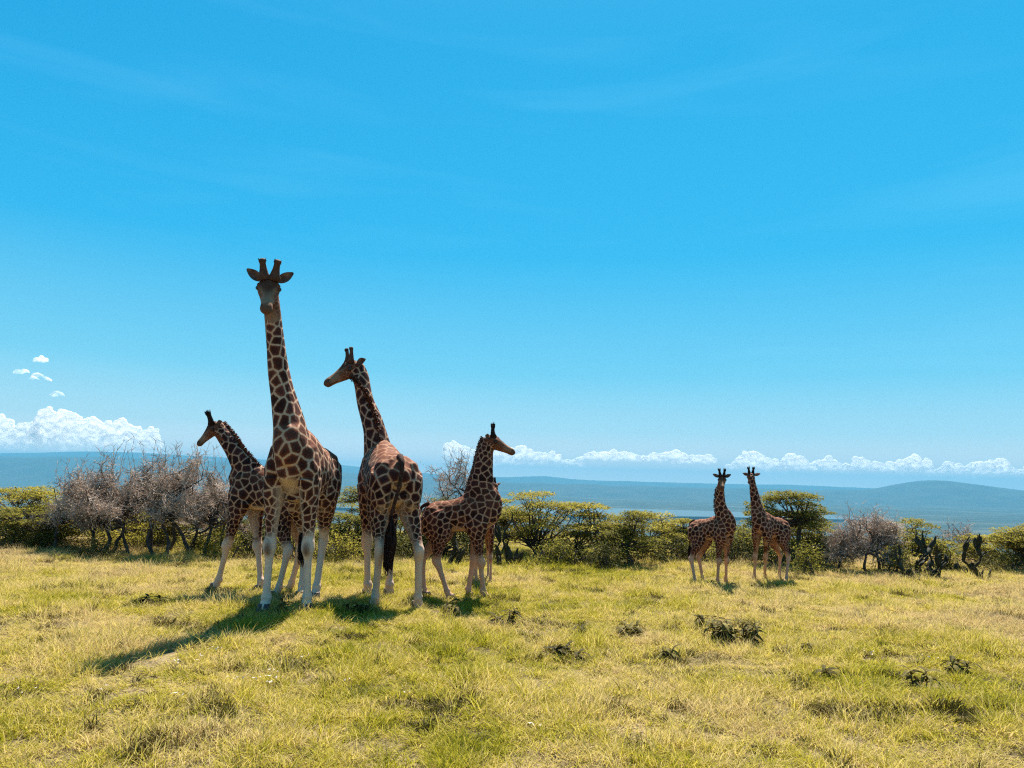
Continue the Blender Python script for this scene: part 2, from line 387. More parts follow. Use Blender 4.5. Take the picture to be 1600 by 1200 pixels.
#@@CLOUDS
# ------------------------------------------------------------------ clouds: heaped lumps far beyond the haze
def cloud_mat():
    mt, n, l, o = new_mat('cloud')
    tcn = n.new('ShaderNodeTexCoord'); nz = n.new('ShaderNodeTexNoise'); nz.inputs['Scale'].default_value = .005; nz.inputs['Detail'].default_value = 2
    l.new(tcn.outputs['Object'], nz.inputs['Vector'])
    at_ = n.new('ShaderNodeAttribute'); at_.attribute_name = 'thick'
    ad = n.new('ShaderNodeMath'); ad.operation = 'MULTIPLY_ADD'; ad.inputs[1].default_value = 1.5; ad.inputs[2].default_value = -.75
    l.new(nz.outputs[0], ad.inputs[0]); sm = n.new('ShaderNodeMath'); sm.operation = 'ADD'; l.new(ad.outputs[0], sm.inputs[0]); l.new(at_.outputs['Fac'], sm.inputs[1])
    mr = n.new('ShaderNodeMapRange'); mr.inputs['From Min'].default_value = .0; mr.inputs['From Max'].default_value = .9; mr.inputs['To Max'].default_value = .84; l.new(sm.outputs[0], mr.inputs[0])
    d = n.new('ShaderNodeBsdfDiffuse'); d.inputs[0].default_value = (.86, .86, .87, 1)
    t = n.new('ShaderNodeBsdfTranslucent'); t.inputs[0].default_value = (.88, .87, .86, 1)
    m1 = n.new('ShaderNodeMixShader'); m1.inputs[0].default_value = .5; l.new(d.outputs[0], m1.inputs[1]); l.new(t.outputs[0], m1.inputs[2])
    tr = n.new('ShaderNodeBsdfTransparent'); m2 = n.new('ShaderNodeMixShader')
    l.new(mr.outputs[0], m2.inputs[0]); l.new(tr.outputs[0], m2.inputs[1]); l.new(m1.outputs[0], m2.inputs[2]); l.new(m2.outputs[0], o.inputs[0])
    return mt
M['cloud'] = cloud_mat()
def cloud(label, prof, base, seed, soft=.5, Y=19000):
    """prof: (px, top py) skyline of the bank, base: (left py, right py) of its flat foot"""
    rng = np.random.RandomState(seed); pxs = [p[0] for p in prof]; tops = [p[1] for p in prof]
    mb = MB(); sc = Y / F; a0, a1 = pxs[0], pxs[-1]
    org = at((a0 + a1) / 2, base[0], Y)
    n_ = 8
    sph = []
    for i in range(n_ + 1):
        for j in range(n_ * 2):
            th = math.pi * i / n_; ph = math.pi * j / n_; sph.append(Vector((math.sin(th) * math.cos(ph), math.sin(th) * math.sin(ph), math.cos(th))))
    sf = [(i * 2 * n_ + j, (i + 1) * 2 * n_ + j, (i + 1) * 2 * n_ + (j + 1) % (2 * n_), i * 2 * n_ + (j + 1) % (2 * n_)) for i in range(n_) for j in range(2 * n_)]
    x = a0
    while x < a1:
        t = (x - a0) / (a1 - a0); b = base[0] * (1 - t) + base[1] * t; tp = float(np.interp(x, pxs, tops)); hgt = b - tp
        if hgt > 1:
            y = tp + min(hgt * .5, 4 + 4 * rng.rand())
            while y < b:
                f = (y - tp) / hgt
                r = (2.6 + 3.4 * rng.rand()) * (1 + .5 * f)
                r = min(r, max(1.5, y - tp + 1.5)) if f < .4 else r
                c = at(x + rng.randn() * 1.5, y + rng.randn(), Y + (rng.rand() - .3) * 30 * sc * f) - org
                mb.add([c + Vector((q.x, q.y, q.z * .85)) * (r * sc) for q in sph], sf)
                y += r * .9
        x += 2.6 + 1.6 * rng.rand()
    me = mb.mesh('c'); ob = bpy.data.objects.new('c', me); COL.objects.link(ob)
    md = ob.modifiers.new('r', 'REMESH'); md.mode = 'VOXEL'; md.voxel_size = sc * .75; md.use_smooth_shade = True
    sm = ob.modifiers.new('s', 'SMOOTH'); sm.iterations = 6
    res = bpy.data.meshes.new_from_object(ob.evaluated_get(bpy.context.evaluated_depsgraph_get()))
    bpy.data.objects.remove(ob)
    nv = len(res.vertices); P = np.empty(nv * 3, np.float32); res.vertices.foreach_get('co', P); P = P.reshape(-1, 3)
    NN = np.empty(nv * 3, np.float32); res.vertex_normals.foreach_get('vector', NN); NN = NN.reshape(-1, 3)
    k = np.array([mnoise.fractal(Vector((float(p[0]), float(p[1]), float(p[2]))) * .011, 1.0, 2.0, 4) for p in P])
    P = P + NN * (k[:, None] * 20)
    res.vertices.foreach_set('co', P.astype(np.float32).ravel())
    tt = np.clip((P[:, 0] / sc + (a1 - a0) / 2) / (a1 - a0), 0, 1)
    pxv = a0 + tt * (a1 - a0); tv = np.interp(pxv, pxs, tops); bv = base[0] * (1 - tt) + base[1] * tt
    lev = (bv - base[0])
    up_ = P[:, 2] / sc - (-(bv - base[0]) * 0 )
    hgt = np.maximum(bv - tv, 1)
    thick = np.clip(up_ / (hgt * .75), 0, 1.2) ** .8 * 1.15 + soft - .45
    at_ = res.attributes.new('thick', 'FLOAT', 'POINT'); at_.data.foreach_set('value', thick.astype(np.float32))
    res.polygons.foreach_set('use_smooth', [True] * len(res.polygons)); res.name = 'cloud'
    res.materials.clear()
    o = link('cloud', res, M['cloud']); o.location = org
    tag(o, label, 'cloud', 'clouds along the horizon')
cloud('big white heaped cloud above the bare pinkish thorn tree, highest of the low bank', [(58, 655), (66, 640), (76, 634), (90, 642), (103, 638), (118, 645), (128, 652), (145, 648), (158, 655), (172, 660), (180, 655), (190, 650), (200, 660), (212, 662), (225, 668), (243, 666), (250, 690)], (700, 704), 1, .55)
cloud('white cloud cut off by the photo edge, rising above the far escarpment', [(-60, 640), (-30, 650), (0, 643), (12, 652), (28, 663), (40, 660), (53, 656), (62, 680)], (702, 702), 2, .45)
cloud('tiny white puff, topmost of the scattered puffs in the open sky', [(58, 562), (63, 556), (70, 560), (74, 564)], (568, 568), 3, -.42)
cloud('small ragged puff in the middle of the scattered puffs', [(54, 586), (60, 579), (66, 586), (72, 588), (78, 598)], (597, 601), 4, -.35)
cloud('faint small puff left of the other scattered puffs', [(25, 582), (30, 577), (38, 578), (42, 582)], (585, 586), 5, -.6)
cloud('faint small puff, lowest of the scattered puffs', [(80, 616), (85, 610), (93, 612), (97, 618)], (624, 624), 6, -.62)
cloud('long white cloud bank above the bare tree and the calf in profile', [(696, 695), (703, 686), (715, 690), (730, 700), (760, 702), (800, 700), (818, 695), (832, 702), (846, 707), (862, 705), (872, 710), (880, 718), (900, 716), (910, 722)], (728, 734), 7, .3)
cloud('flat white cloud strip over the green acacia thicket', [(905, 716), (918, 706), (940, 704), (962, 702), (985, 706), (1000, 711), (1030, 707), (1050, 703), (1066, 704), (1072, 714)], (722, 724), 8, .3)
cloud('small low cloud beyond the left ear of the small staring calf', [(1055, 722), (1070, 713), (1085, 712), (1092, 710), (1110, 708), (1114, 714)], (726, 726), 9, .2)
cloud('white heaped cloud behind the heads of the two small calves', [(1135, 728), (1150, 718), (1160, 707), (1172, 702), (1186, 705), (1196, 714), (1212, 716), (1224, 722)], (734, 738), 10, .4)
cloud('rounded white cloud over the flat-topped acacia', [(1224, 722), (1232, 708), (1242, 706), (1254, 712), (1262, 720), (1275, 722), (1290, 713), (1298, 711), (1308, 722), (1325, 728)], (736, 740), 11, .45)
cloud('chain of three white domes over the saddle of the blue hill', [(1328, 728), (1336, 716), (1350, 712), (1360, 722), (1375, 722), (1392, 720), (1404, 718), (1416, 712), (1430, 709), (1438, 722), (1450, 716), (1456, 726)], (738, 742), 12, .45)
cloud('broad white cloud over the rounded blue hill at the far end', [(1460, 740), (1470, 728), (1482, 720), (1494, 722), (1505, 730), (1520, 722), (1535, 720), (1550, 718), (1566, 714), (1576, 724), (1590, 736), (1600, 728), (1620, 720), (1650, 722), (1680, 735)], (742, 748), 13, .45)
#@@END_CLOUDS
#@@GIRAFFE
# ------------------------------------------------------------------ giraffes
def remeshed(mb, voxel, name, smooth=5):
    me = mb.mesh(name + '_raw'); ob = bpy.data.objects.new(name, me); COL.objects.link(ob)
    md = ob.modifiers.new('r', 'REMESH'); md.mode = 'VOXEL'; md.voxel_size = voxel; md.use_smooth_shade = True
    sm = ob.modifiers.new('s', 'SMOOTH'); sm.factor = .5; sm.iterations = smooth
    dg = bpy.context.evaluated_depsgraph_get()
    res = bpy.data.meshes.new_from_object(ob.evaluated_get(dg))
    bpy.data.objects.remove(ob); bpy.data.meshes.remove(me)
    res.name = name
    res.polygons.foreach_set('use_smooth', [True] * len(res.polygons))
    return res

def poly_dist(P, path):
    """distance of points to a polyline, and the parameter along it"""
    best = np.full(len(P), 1e9); par = np.zeros(len(P)); k = len(path) - 1
    for i in range(k):
        a = path[i]; d = path[i + 1] - a; t = np.clip(((P - a) @ d) / (d @ d), 0, 1)
        q = np.linalg.norm(P - (a + t[:, None] * d), axis=1); mk = q < best
        best[mk] = q[mk]; par[mk] = (i + t[mk]) / k
    return best, par

def sstep(x, a, b):
    t = np.clip((x - a) / (b - a), 0, 1); return t * t * (3 - 2 * t)

def giraffe(label, rear, front, W, feet, neck_mid, poll, nose, head_len, voxel, mat, seed,
            horn=.46, horn_r=.05, body_w=1.0, neck_r=1.0, tail_swing=(0, 0), leg_r=1.0, calf=False, lean=None,
            head_side=None, ear_up=.35, tail_len=1.0, name='giraffe', back=.0, group='reticulated giraffes standing on the meadow'):
    """rear, front: world points on the ground under hips and shoulders. feet: FL FR HL HR world points.
    neck_mid: list of world points up the neck, poll: world point where skull meets neck, nose: world direction of the face."""
    rear = Vector(rear); front = Vector(front); mid = (rear + front) / 2
    hd = (front - rear); ang = math.atan2(hd.y, hd.x)
    loc = Vector((mid.x, mid.y, ground_z(mid.x, mid.y)))
    rot = Matrix.Rotation(-ang, 4, 'Z')
    lo = lambda p: rot @ (Vector(p) - loc)
    half = hd.length / 2
    root = empty(name, loc, ang); tag(root, label, 'giraffe', group)
    A = .7 if calf else 1.0
    fx = half; rx = -half                         # x of shoulders and hips
    L_ = 2 * half
    s = lambda t: rx + (fx - rx) * t              # along the trunk: 0 hips, 1 shoulders
    mb = MB(); w_ = .9 * W * body_w
    belly = .585 if not calf else .63
    # --- trunk
    T = []
    prof = [(-.30, .72, .04, .045), (-.25, .735, .085, .08), (-.17, .735, .128, .108), (-.04, .735 + back * .5, .152 + back * .5, .128), (.10, .735 + back, .163 + back * .5, .135), (.35, .735 + back, .172, .145),
            (.62, .75 + back * .5, .188, .145), (.85, .77, .205, .135), (1.02, .785, .2, .118), (1.18, .775, .15, .095), (1.32, .755, .085, .062), (1.38, .75, .04, .03)]
    for (t, cz, hh, hw) in catmull(prof, 4):
        if calf: hh *= .86; cz += .022; hw *= .88
        T.append(((s(t), 0, cz * W), hw * w_, hh * W))
    mb.loft(T, 28)
    # --- withers hump, hips, shoulder blades
    for sd_ in (-1, 1):
        mb.loft([(( s(1.06), sd_ * .06 * w_, .93 * W), .012 * W, .02 * W), ((s(1.04), sd_ * .085 * w_, .86 * W), .04 * W, .075 * W), ((s(1.06), sd_ * .10 * w_, .74 * W), .05 * W, .10 * W), ((s(1.04), sd_ * .095 * w_, .63 * W), .045 * W, .07 * W), ((s(1.0), sd_ * .085 * w_, .57 * W), .03 * W, .04 * W)], 16)
        mb.loft([((s(.04), sd_ * .05 * w_, .865 * W), .02 * W, .03 * W), ((s(-.02), sd_ * .078 * w_, .81 * W), .055 * W, .085 * W), ((s(-.05), sd_ * .09 * w_, .72 * W), .068 * W, .12 * W), ((s(-.02), sd_ * .092 * w_, .62 * W), .066 * W, .115 * W), ((s(.02), sd_ * .085 * w_, .54 * W), .045 * W, .07 * W), ((s(.0), sd_ * .085 * w_, .48 * W), .02 * W, .03 * W)], 18)
    # --- legs
    hoof_pts = []; leg_paths = []
    for k, fp in enumerate(feet):
        f = lo(fp); sd_ = 1 if k % 2 == 0 else -1; fr = k < 2
        f.z = 0.0
        # the leg leans from its joint down to where the hoof is
        if fr:
            top = Vector((s(1.04), sd_ * .095 * w_, .70 * W))
            def P(z, dx=0.0, dy=0.0):
                t = 1 - (z / .70); q = top.lerp(Vector((f.x, f.y, 0)), t); return (q.x + dx * W, q.y + dy * W * sd_, z * W)
            secs = [(P(.70), .05, .10), (P(.61), .047, .075), (P(.54), .04, .053), (P(.46), .032, .039), (P(.39), .0275, .031), (P(.355, .005), .031, .036), (P(.325, .009), .032, .037), (P(.30, .005), .026, .029),
                    (P(.26), .0195, .021), (P(.18), .018, .020), (P(.10), .0185, .021), (P(.07, -.003), .026, .030), (P(.048, .002), .0225, .024), (P(.022, .012), .028, .031), (P(.0, .018), .033, .037)]
        else:
            top = Vector((s(-.06), sd_ * .09 * w_, .78 * W)); fb = Vector((f.x, f.y, 0))
            hock = Vector((top.x * .35 + f.x * .65 - .065 * W, top.y * .3 + f.y * .7, .335 * W))
            stif = Vector((top.x + .075 * W, top.y * 1.05, .60 * W))
            def Q(a, b, t, dx=0.0): q = a.lerp(b, t); return (q.x + dx * W, q.y, q.z)
            secs = [(tuple(top), .06, .10), (Q(top, stif, .5), .068, .115), (tuple(stif), .062, .098), (Q(stif, hock, .35), .05, .068), (Q(stif, hock, .7), .032, .04), (Q(stif, hock, .9, -.004), .025, .036), (Q(hock, fb, 0.0, -.004), .0265, .038), (Q(hock, fb, .10), .025, .032),
                    (Q(hock, fb, .25), .0195, .023), (Q(hock, fb, .5), .018, .0205), (Q(hock, fb, .72), .0185, .021), (Q(hock, fb, .80), .0235, .027), (Q(hock, fb, .865), .0215, .024), (Q(hock, fb, .94, .01), .027, .031), (Q(hock, fb, 1.0, .016), .032, .037)]
        S2 = [(p[0], p[1], p[2], hw, hh) for (p, hw, hh) in secs]
        S2 = [((q[0], q[1], max(q[2], .0)), q[3] * W * leg_r, q[4] * W * leg_r) for q in catmull(S2, 3)]
        mb.loft(S2, 14); hoof_pts.append((f, S2[-1][0]))
        leg_paths.append(np.array([q[0] for q in S2]))
    # --- neck
    pl = lo(poll); nm = [lo(q) for q in neck_mid]; nd = rot @ Vector(nose); nd.normalize()
    b0 = Vector((s(.80), 0, .76 * W)); b1 = Vector((s(1.14), 0, .865 * W))
    cps = [b0, b1] + nm + [pl]
    hv = (pl - b1); hv.z = 0
    side0 = Vector((0, 1, 0))
    ns = len(cps); lens = [0]
    for i in range(1, ns): lens.append(lens[-1] + (cps[i] - cps[i - 1]).length)
    tot = lens[-1]
    # head side: horizontal, across the face
    hs_ = Vector((0, 0, 1)).cross(nd)
    hs_ = hs_.normalized() if hs_.length > .15 else side0
    if head_side is not None: hs_ = (rot @ Vector(head_side)).normalized(); hs_ = (hs_ - nd * hs_.dot(nd)).normalized()
    neck = []
    cc = catmull([(c.x, c.y, c.z, lens[i] / tot) for i, c in enumerate(cps)], 7)
    for (x, y, z, t) in cc:
        hh = float(np.interp(t, [0, .18, .3, .45, .65, .85, 1], [.12, .15, .125, .088, .064, .053, .047])) * W * neck_r
        hw = float(np.interp(t, [0, .18, .3, .45, .65, .85, 1], [.10, .088, .072, .055, .045, .040, .037])) * W * neck_r
        neck.append(((x, y, z), hw, hh))
    # sections turn with the bend from the trunk's side vector to the head's
    sdn = side0 if hs_.dot(side0) >= 0 else -side0
    full = [(c, hw, hh, sdn.lerp(hs_, float(sstep(np.array(i / (len(neck) - 1)), .55, 1.0)))) for i, (c, hw, hh) in enumerate(neck)]
    # guard: never let the side vector run along the path
    mb.loft(full, 20)
    neck_path = np.array([c for c, _, _ in neck])
    # --- head
    H = head_len; hu = nd.cross(hs_).normalized()
    if hu.z < 0: hu = -hu
    if abs(nd.z) > .85 and lean is not None: pass
    hc = lambda t, u=0.0, v=0.0: pl + nd * (t * H) + hu * (u * H) + hs_ * (v * H)
    hp = [(-.12, -.03, .10, .13), (-.04, -.03, .17, .19), (.08, -.04, .215, .235), (.20, -.05, .24, .235), (.30, -.065, .225, .22), (.42, -.075, .185, .195), (.56, -.085, .15, .165), (.70, -.09, .125, .14),
          (.82, -.095, .125, .13), (.92, -.105, .13, .122), (.99, -.115, .09, .085), (1.03, -.125, .05, .05)]
    mb.loft([(tuple(hc(t, u)), hw * H, hh * H, hs_) for (t, u, hw, hh) in catmull(hp, 3)], 20)
    mb.loft([(tuple(hc(.05, -.14)), .10 * H, .10 * H, hs_), (tuple(hc(.25, -.17)), .11 * H, .085 * H, hs_), (tuple(hc(.5, -.165)), .085 * H, .06 * H, hs_), (tuple(hc(.75, -.165)), .075 * H, .05 * H, hs_), (tuple(hc(.93, -.18)), .075 * H, .05 * H, hs_), (tuple(hc(.98, -.18)), .04 * H, .03 * H, hs_)], 14)   # lower jaw
    mb.loft([(tuple(hc(.12, .10)), .05 * H, .05 * H, hs_), (tuple(hc(.24, .14)), .09 * H, .065 * H, hs_), (tuple(hc(.36, .09)), .05 * H, .045 * H, hs_)], 12)  # forehead boss
    for v in (-1, 1):
        mb.loft([(tuple(hc(.14, .06, v * .17)), .03 * H, .03 * H, hs_), (tuple(hc(.23, .055, v * .205)), .05 * H, .06 * H, hs_), (tuple(hc(.33, .03, v * .175)), .03 * H, .03 * H, hs_)], 10)      # brow
        mb.loft([(tuple(hc(.80, -.04, v * .07)), .02 * H, .03 * H, hs_), (tuple(hc(.88, -.04, v * .08)), .035 * H, .045 * H, hs_), (tuple(hc(.95, -.06, v * .065)), .02 * H, .03 * H, hs_)], 8)   # nostril rim
    me = remeshed(mb, voxel, 'body')
    nv = len(me.vertices); P = np.empty(nv * 3, np.float32); me.vertices.foreach_get('co', P); P = P.reshape(-1, 3).astype(float)
    NR = np.empty(nv * 3, np.float32); me.vertex_normals.foreach_get('vector', NR); NR = NR.reshape(-1, 3)
    rng = np.random.RandomState(seed)
    # --- regions
    dn, tn = poly_dist(P, neck_path); plv = np.array(pl)
    hrel = (P - plv) / H
    ht = hrel @ np.array(nd); huu = hrel @ np.array(hu); hvv = hrel @ np.array(hs_)
    is_head = (ht > -.1) & (np.abs(hvv) < .45) & (np.abs(huu) < .55) & (np.linalg.norm(hrel, axis=1) < 1.35) & ~((dn < .09 * W) & (tn < .93) & (ht < .25))
    z = P[:, 2] / W
    zt = z
    sp = np.interp(zt, [.36, .46, .56, .66, .75, 1.2], [.022, .027, .036, .050, .060, .061])
    nk = sstep(tn, .22, .5) * (z > .85)
    sp = sp * (1 - nk) + np.interp(tn, [.2, .6, 1.0], [.062, .053, .040]) * nk
    if calf: sp = sp * .98
    sp = sp * W
    sp[is_head] = .075 * H
    ptch = P + .022 * W * np.stack([np.sin(P[:, 2] * 14 / W + 1.7 * seed), np.sin(P[:, 0] * 15 / W + P[:, 2] * 9 / W), np.sin(P[:, 1] * 17 / W + P[:, 0] * 8 / W)], 1) * .6
    # dart throwing over the skin
    idx = rng.permutation(nv)[:9000]; seeds = []; sr = []
    S = np.zeros((0, 3)); SRa = np.zeros(0)
    cap_ = np.zeros((4000, 3)); n_s = 0
    for i in idx:
        if n_s:
            d = cap_[:n_s] - ptch[i]
            if (np.einsum('ij,ij->i', d, d) < (sp[i] * .92) ** 2).any(): continue
        cap_[n_s] = ptch[i]; sr.append(sp[i]); n_s += 1
        if n_s >= 4000: break
    S = cap_[:n_s]
    edge = np.zeros(nv); cell = np.zeros(nv); crv = rng.rand(n_s)
    for a in range(0, nv, 20000):
        q = ptch[a:a + 20000]
        d2 = (q ** 2).sum(1)[:, None] + (S ** 2).sum(1)[None] - 2 * q @ S.T
        k5 = np.argpartition(d2, 6, axis=1)[:, :6]; dd = np.take_along_axis(d2, k5, 1); od = np.argsort(dd, axis=1)
        k5 = np.take_along_axis(k5, od, 1); dd = np.take_along_axis(dd, od, 1)
        s1 = S[k5[:, 0]]; best = np.full(len(q), 1e9)
        for j in range(1, 6):
            sj = S[k5[:, j]]; e = (dd[:, j] - dd[:, 0]) / (2 * np.linalg.norm(sj - s1, axis=1) + 1e-9); best = np.minimum(best, e)
        edge[a:a + 20000] = best; cell[a:a + 20000] = crv[k5[:, 0]]
    edge = edge / sp * (1.0 if not calf else 1.12)
    # --- pale: lower legs, belly, inside of legs, cheeks
    pale = 1 - sstep(z + .02 * np.sin(P[:, 0] * 31 / W) * np.sin(P[:, 1] * 37 / W), .345, .47)
    bel = sstep(-NR[:, 2], .35, .85) * (z > .5) * (z < .72)
    pale = np.maximum(pale, bel * .9)
    inner = np.clip(-NR[:, 1] * np.sign(P[:, 1]), 0, 1) * (z < .66) * (z > .4)
    pale = np.maximum(pale, inner * .8 * (tn < .2))
    pale = np.where(is_head, .08, pale)
    plain = np.where(is_head, np.maximum(sstep(huu, .0, .06) * (1 - sstep(np.abs(hvv), .14, .19)), sstep(ht, .5, .68)), 0.0)
    dark = np.zeros(nv)
    dark = np.where(is_head, .30, dark)
    dark = np.where(is_head, np.maximum(sstep(ht, .80, .97) * .72, sstep(huu, .02, .12) * (1 - sstep(ht, .45, .95)) * (1 - sstep(np.abs(hvv), .15, .25)) * .93), dark)
    er = np.zeros(nv)
    for v in (-1, 1):
        ec = np.array([.25, -.01, v * .235]); de = np.linalg.norm(np.stack([ht, huu, hvv], 1) - ec, axis=1); er = np.maximum(er, 1 - sstep(de, .06, .105))
        nc = np.array([.90, -.035, v * .08]); dnn = np.linalg.norm(np.stack([ht, huu, hvv], 1) - nc, axis=1); er = np.maximum(er, 1 - sstep(dnn, .03, .055))
    mouth = (1 - sstep(np.abs(huu + .165), .008, .022)) * sstep(ht, .62, .7)
    er = np.maximum(er, mouth)
    dark = np.where(is_head, np.maximum(dark, er), dark)
    # dark mark on the knees of the front legs, hoofs
    for k in range(2):
        f, _ = hoof_pts[k]; lp = leg_paths[k]; kp = lp[np.argmin(abs(lp[:, 2] - .325 * W))]
        q = P - kp - np.array([.025 * W, 0, 0]); dk_ = np.sqrt(q[:, 0] ** 2 + (q[:, 1] * 1.2) ** 2 + (q[:, 2] * .62) ** 2)
        dark = np.maximum(dark, (1 - sstep(dk_, .012 * W, .036 * W)) * (.85 if not calf else .45))
    # back and withers: warmer, patches run together
    warm = sstep(NR[:, 2], .25, .8) * (z > .78) * (tn < .35) * .75
    warm = np.maximum(warm, .3 * sstep(NR[:, 2], .0, .4) * (z > .8) * (tn < .4))
    warm = np.maximum(warm, is_head * .8)
    warm = np.maximum(warm, sstep(z, .82, .92) * (tn < .25) * .35)
    for nm_, arr in (('edge', edge), ('pale', pale), ('dark', dark), ('warm', warm), ('plain', plain), ('cell', cell)):
        at_ = me.attributes.new(nm_, 'FLOAT', 'POINT'); at_.data.foreach_set('value', np.ascontiguousarray(arr, np.float32))
    body = link('body', me, M[mat], root)
    # --- eyes, nostrils are in the coat; eyes are balls set under the brow
    for v in (-1, 1):
        e = MB(); c = hc(.25, -.01, v * .222); n = 10; r = .05 * H; V = []; Fc = []
        for i in range(n + 1):
            for j in range(n):
                th = math.pi * i / n; ph = 2 * math.pi * j / n
                V.append(c + Vector((math.sin(th) * math.cos(ph), math.sin(th) * math.sin(ph), math.cos(th))) * r)
        for i in range(n):
            for j in range(n): Fc.append((i * n + j, (i + 1) * n + j, (i + 1) * n + (j + 1) % n, i * n + (j + 1) % n))
        e.add(V, Fc); link('eye', e.mesh('eye'), M['eye'], root, True)
    # --- ossicones with dark tufted knobs
    for v in (-1, 1):
        o = MB(); b = hc(.10, .12, v * .10); tp = hc(.10 - horn * .42, .12 + horn * .85, v * (.10 + horn * .14))
        pts = [b.lerp(tp, t) + (nd * (-.02 * H) * math.sin(t * math.pi)) for t in (0, .25, .5, .75, .9, .97, 1.02)]
        rr = [horn_r * H * q for q in (2.3, 1.5, 1.1, .92, 1.15, 1.1, .45)]
        o.tube(pts, rr, 12); oc = link('ossicone', o.mesh('ossicone'), M['dark_hair'] if calf else M['horn'], root, True)
        t_ = MB(); tip = pts[-2]
        for q in range(60 if calf else 34):
            a = rng.rand() * 6.28; rr_ = horn_r * H * (.75 + .4 * rng.rand()); d = (tp - b).normalized()
            o1 = d.orthogonal().normalized(); o2 = d.cross(o1)
            p0 = tip - d * .07 * H * rng.rand() + (o1 * math.cos(a) + o2 * math.sin(a)) * rr_ * .9
            p1 = p0 + d * ((.05 + .10 * rng.rand()) if calf else .012 + .02 * rng.rand()) * H + (o1 * math.cos(a) + o2 * math.sin(a)) * rr_ * .25
            t_.tube([p0, p1], [.012 * H, .003 * H], 3, False)
        link('hair_tuft', t_.mesh('hair_tuft'), M['dark_hair'], oc)['kind'] = 'stuff'
    # --- ears: cupped leaves
    for v in (-1, 1):
        e = MB(); b = hc(-.02, .02, v * .17); fh = Vector((nd.x, nd.y, 0)).normalized(); Zv = Vector((0, 0, 1))
        out_ = (hs_ * v + Zv * ear_up - fh * .18).normalized(); wd = (Zv - out_ * Zv.dot(out_)).normalized(); th = out_.cross(wd).normalized()
        if th.dot(fh) < 0: th = -th
        el_ = .41 * H; rows = 11; cols = 7; V = []; Fc = []
        for lay in (0, 1):
            for i in range(rows):
                t = i / (rows - 1); wv = .105 * H * math.sin((.10 + .86 * t ** .9) * math.pi) ** .9
                wv = max(wv, .006)
                for j in range(cols):
                    a = (j / (cols - 1) - .5) * 2
                    p = b + out_ * (t * el_) + wd * (a * wv) + th * ((-.055 * H + .075 * H * a * a) * math.sin(t * math.pi * .9 + .15)) + th * (lay * -.014 * H)
                    V.append(p)
        n1 = rows * cols
        for i in range(rows - 1):
            for j in range(cols - 1):
                q = (i * cols + j, i * cols + j + 1, (i + 1) * cols + j + 1, (i + 1) * cols + j); Fc.append(q); Fc.append(tuple(n1 + w0 for w0 in q[::-1]))
        rim = [i * cols for i in range(rows)] + [(rows - 1) * cols + j for j in range(1, cols)] + [i * cols + cols - 1 for i in range(rows - 2, -1, -1)]
        for a, c in zip(rim[:-1], rim[1:]): Fc.append((a, c, c + n1, a + n1))
        e.add(V, Fc); link('ear', e.mesh('ear'), M['ear'], root, True)
    # --- mane: a crest of short upright hairs
    mn = MB(); k = len(neck)
    for i in range(420 if not calf else 320):
        t = .34 + .64 * (i / 420 if not calf else i / 320); q = t * (k - 1); a = int(q); fr_ = q - a
        a2 = min(a + 1, k - 1); c = Vector(neck[a][0]).lerp(Vector(neck[a2][0]), fr_); tg = (Vector(neck[a2][0]) - Vector(neck[a][0])).normalized() if a2 > a else nd
        sv = full[a][3]; sv = (sv - tg * sv.dot(tg)).normalized(); uv = sv.cross(tg)
        back_ = uv if uv.dot(Vector((s(.5), 0, .9 * W)) - c) > 0 else -uv
        hh = neck[a][2] * (1 - fr_) + neck[a2][2] * fr_
        p0 = c + back_ * (hh * .90) + sv * (rng.randn() * .006 * W)
        ln_ = (.022 + .014 * rng.rand()) * W
        p1 = p0 + back_ * ln_ + tg * (.012 * W * rng.randn()) + sv * (rng.randn() * .005 * W)
        mn.tube([p0, p1], [.0065 * W, .0018 * W], 3, False)
    link('mane', mn.mesh('mane'), M['mane_hair'], root)['kind'] = 'stuff'
    # --- tail with its long dark tuft
    tb = Vector((s(-.27), 0, .86 * W)); dx, dy = tail_swing
    tp = [tb + Vector((.03 * W, 0, .01 * W)), tb + Vector((-.045 * W, 0, -.03 * W)), tb + Vector((-.065 * W + dx * .1 * W, dy * .1 * W, -.14 * W)), tb + Vector((-.06 * W + dx * .3 * W, dy * .3 * W, -.27 * W * tail_len)), tb + Vector((-.05 * W + dx * .5 * W, dy * .5 * W, -.38 * W * tail_len))]
    tc_ = catmull([tuple(q) for q in tp], 4)
    tl = MB(); tl.tube(tc_, list(np.interp(np.linspace(0, 1, len(tc_)), [0, .3, 1], [.022, .013, .009]) * W), 8)
    to = link('tail', tl.mesh('tail'), M['tail_skin'], root, True)
    tf = MB(); e0 = Vector(tc_[-3]); 
    for q in range(300):
        a = rng.rand() * 6.28; r1 = .034 * W * math.sqrt(rng.rand()); ln_ = (.19 + .12 * rng.rand()) * W * (1 if not calf else .6); r2 = .034 * W * math.sqrt(rng.rand())
        st = e0 + Vector((0, 0, -.06 * W * rng.rand()))
        p1 = st + Vector((math.cos(a) * r1, math.sin(a) * r1, -ln_ * .5)); p2 = st + Vector((math.cos(a) * r2 * .8 + dx * .1 * W, math.sin(a) * r2 * .8 + dy * .1 * W, -ln_))
        tf.tube([st, p1, p2], [.003 * W, .0045 * W, .0012 * W], 3, False)
    link('tail_tuft', tf.mesh('tail_tuft'), M['dark_hair'], to)['kind'] = 'stuff'
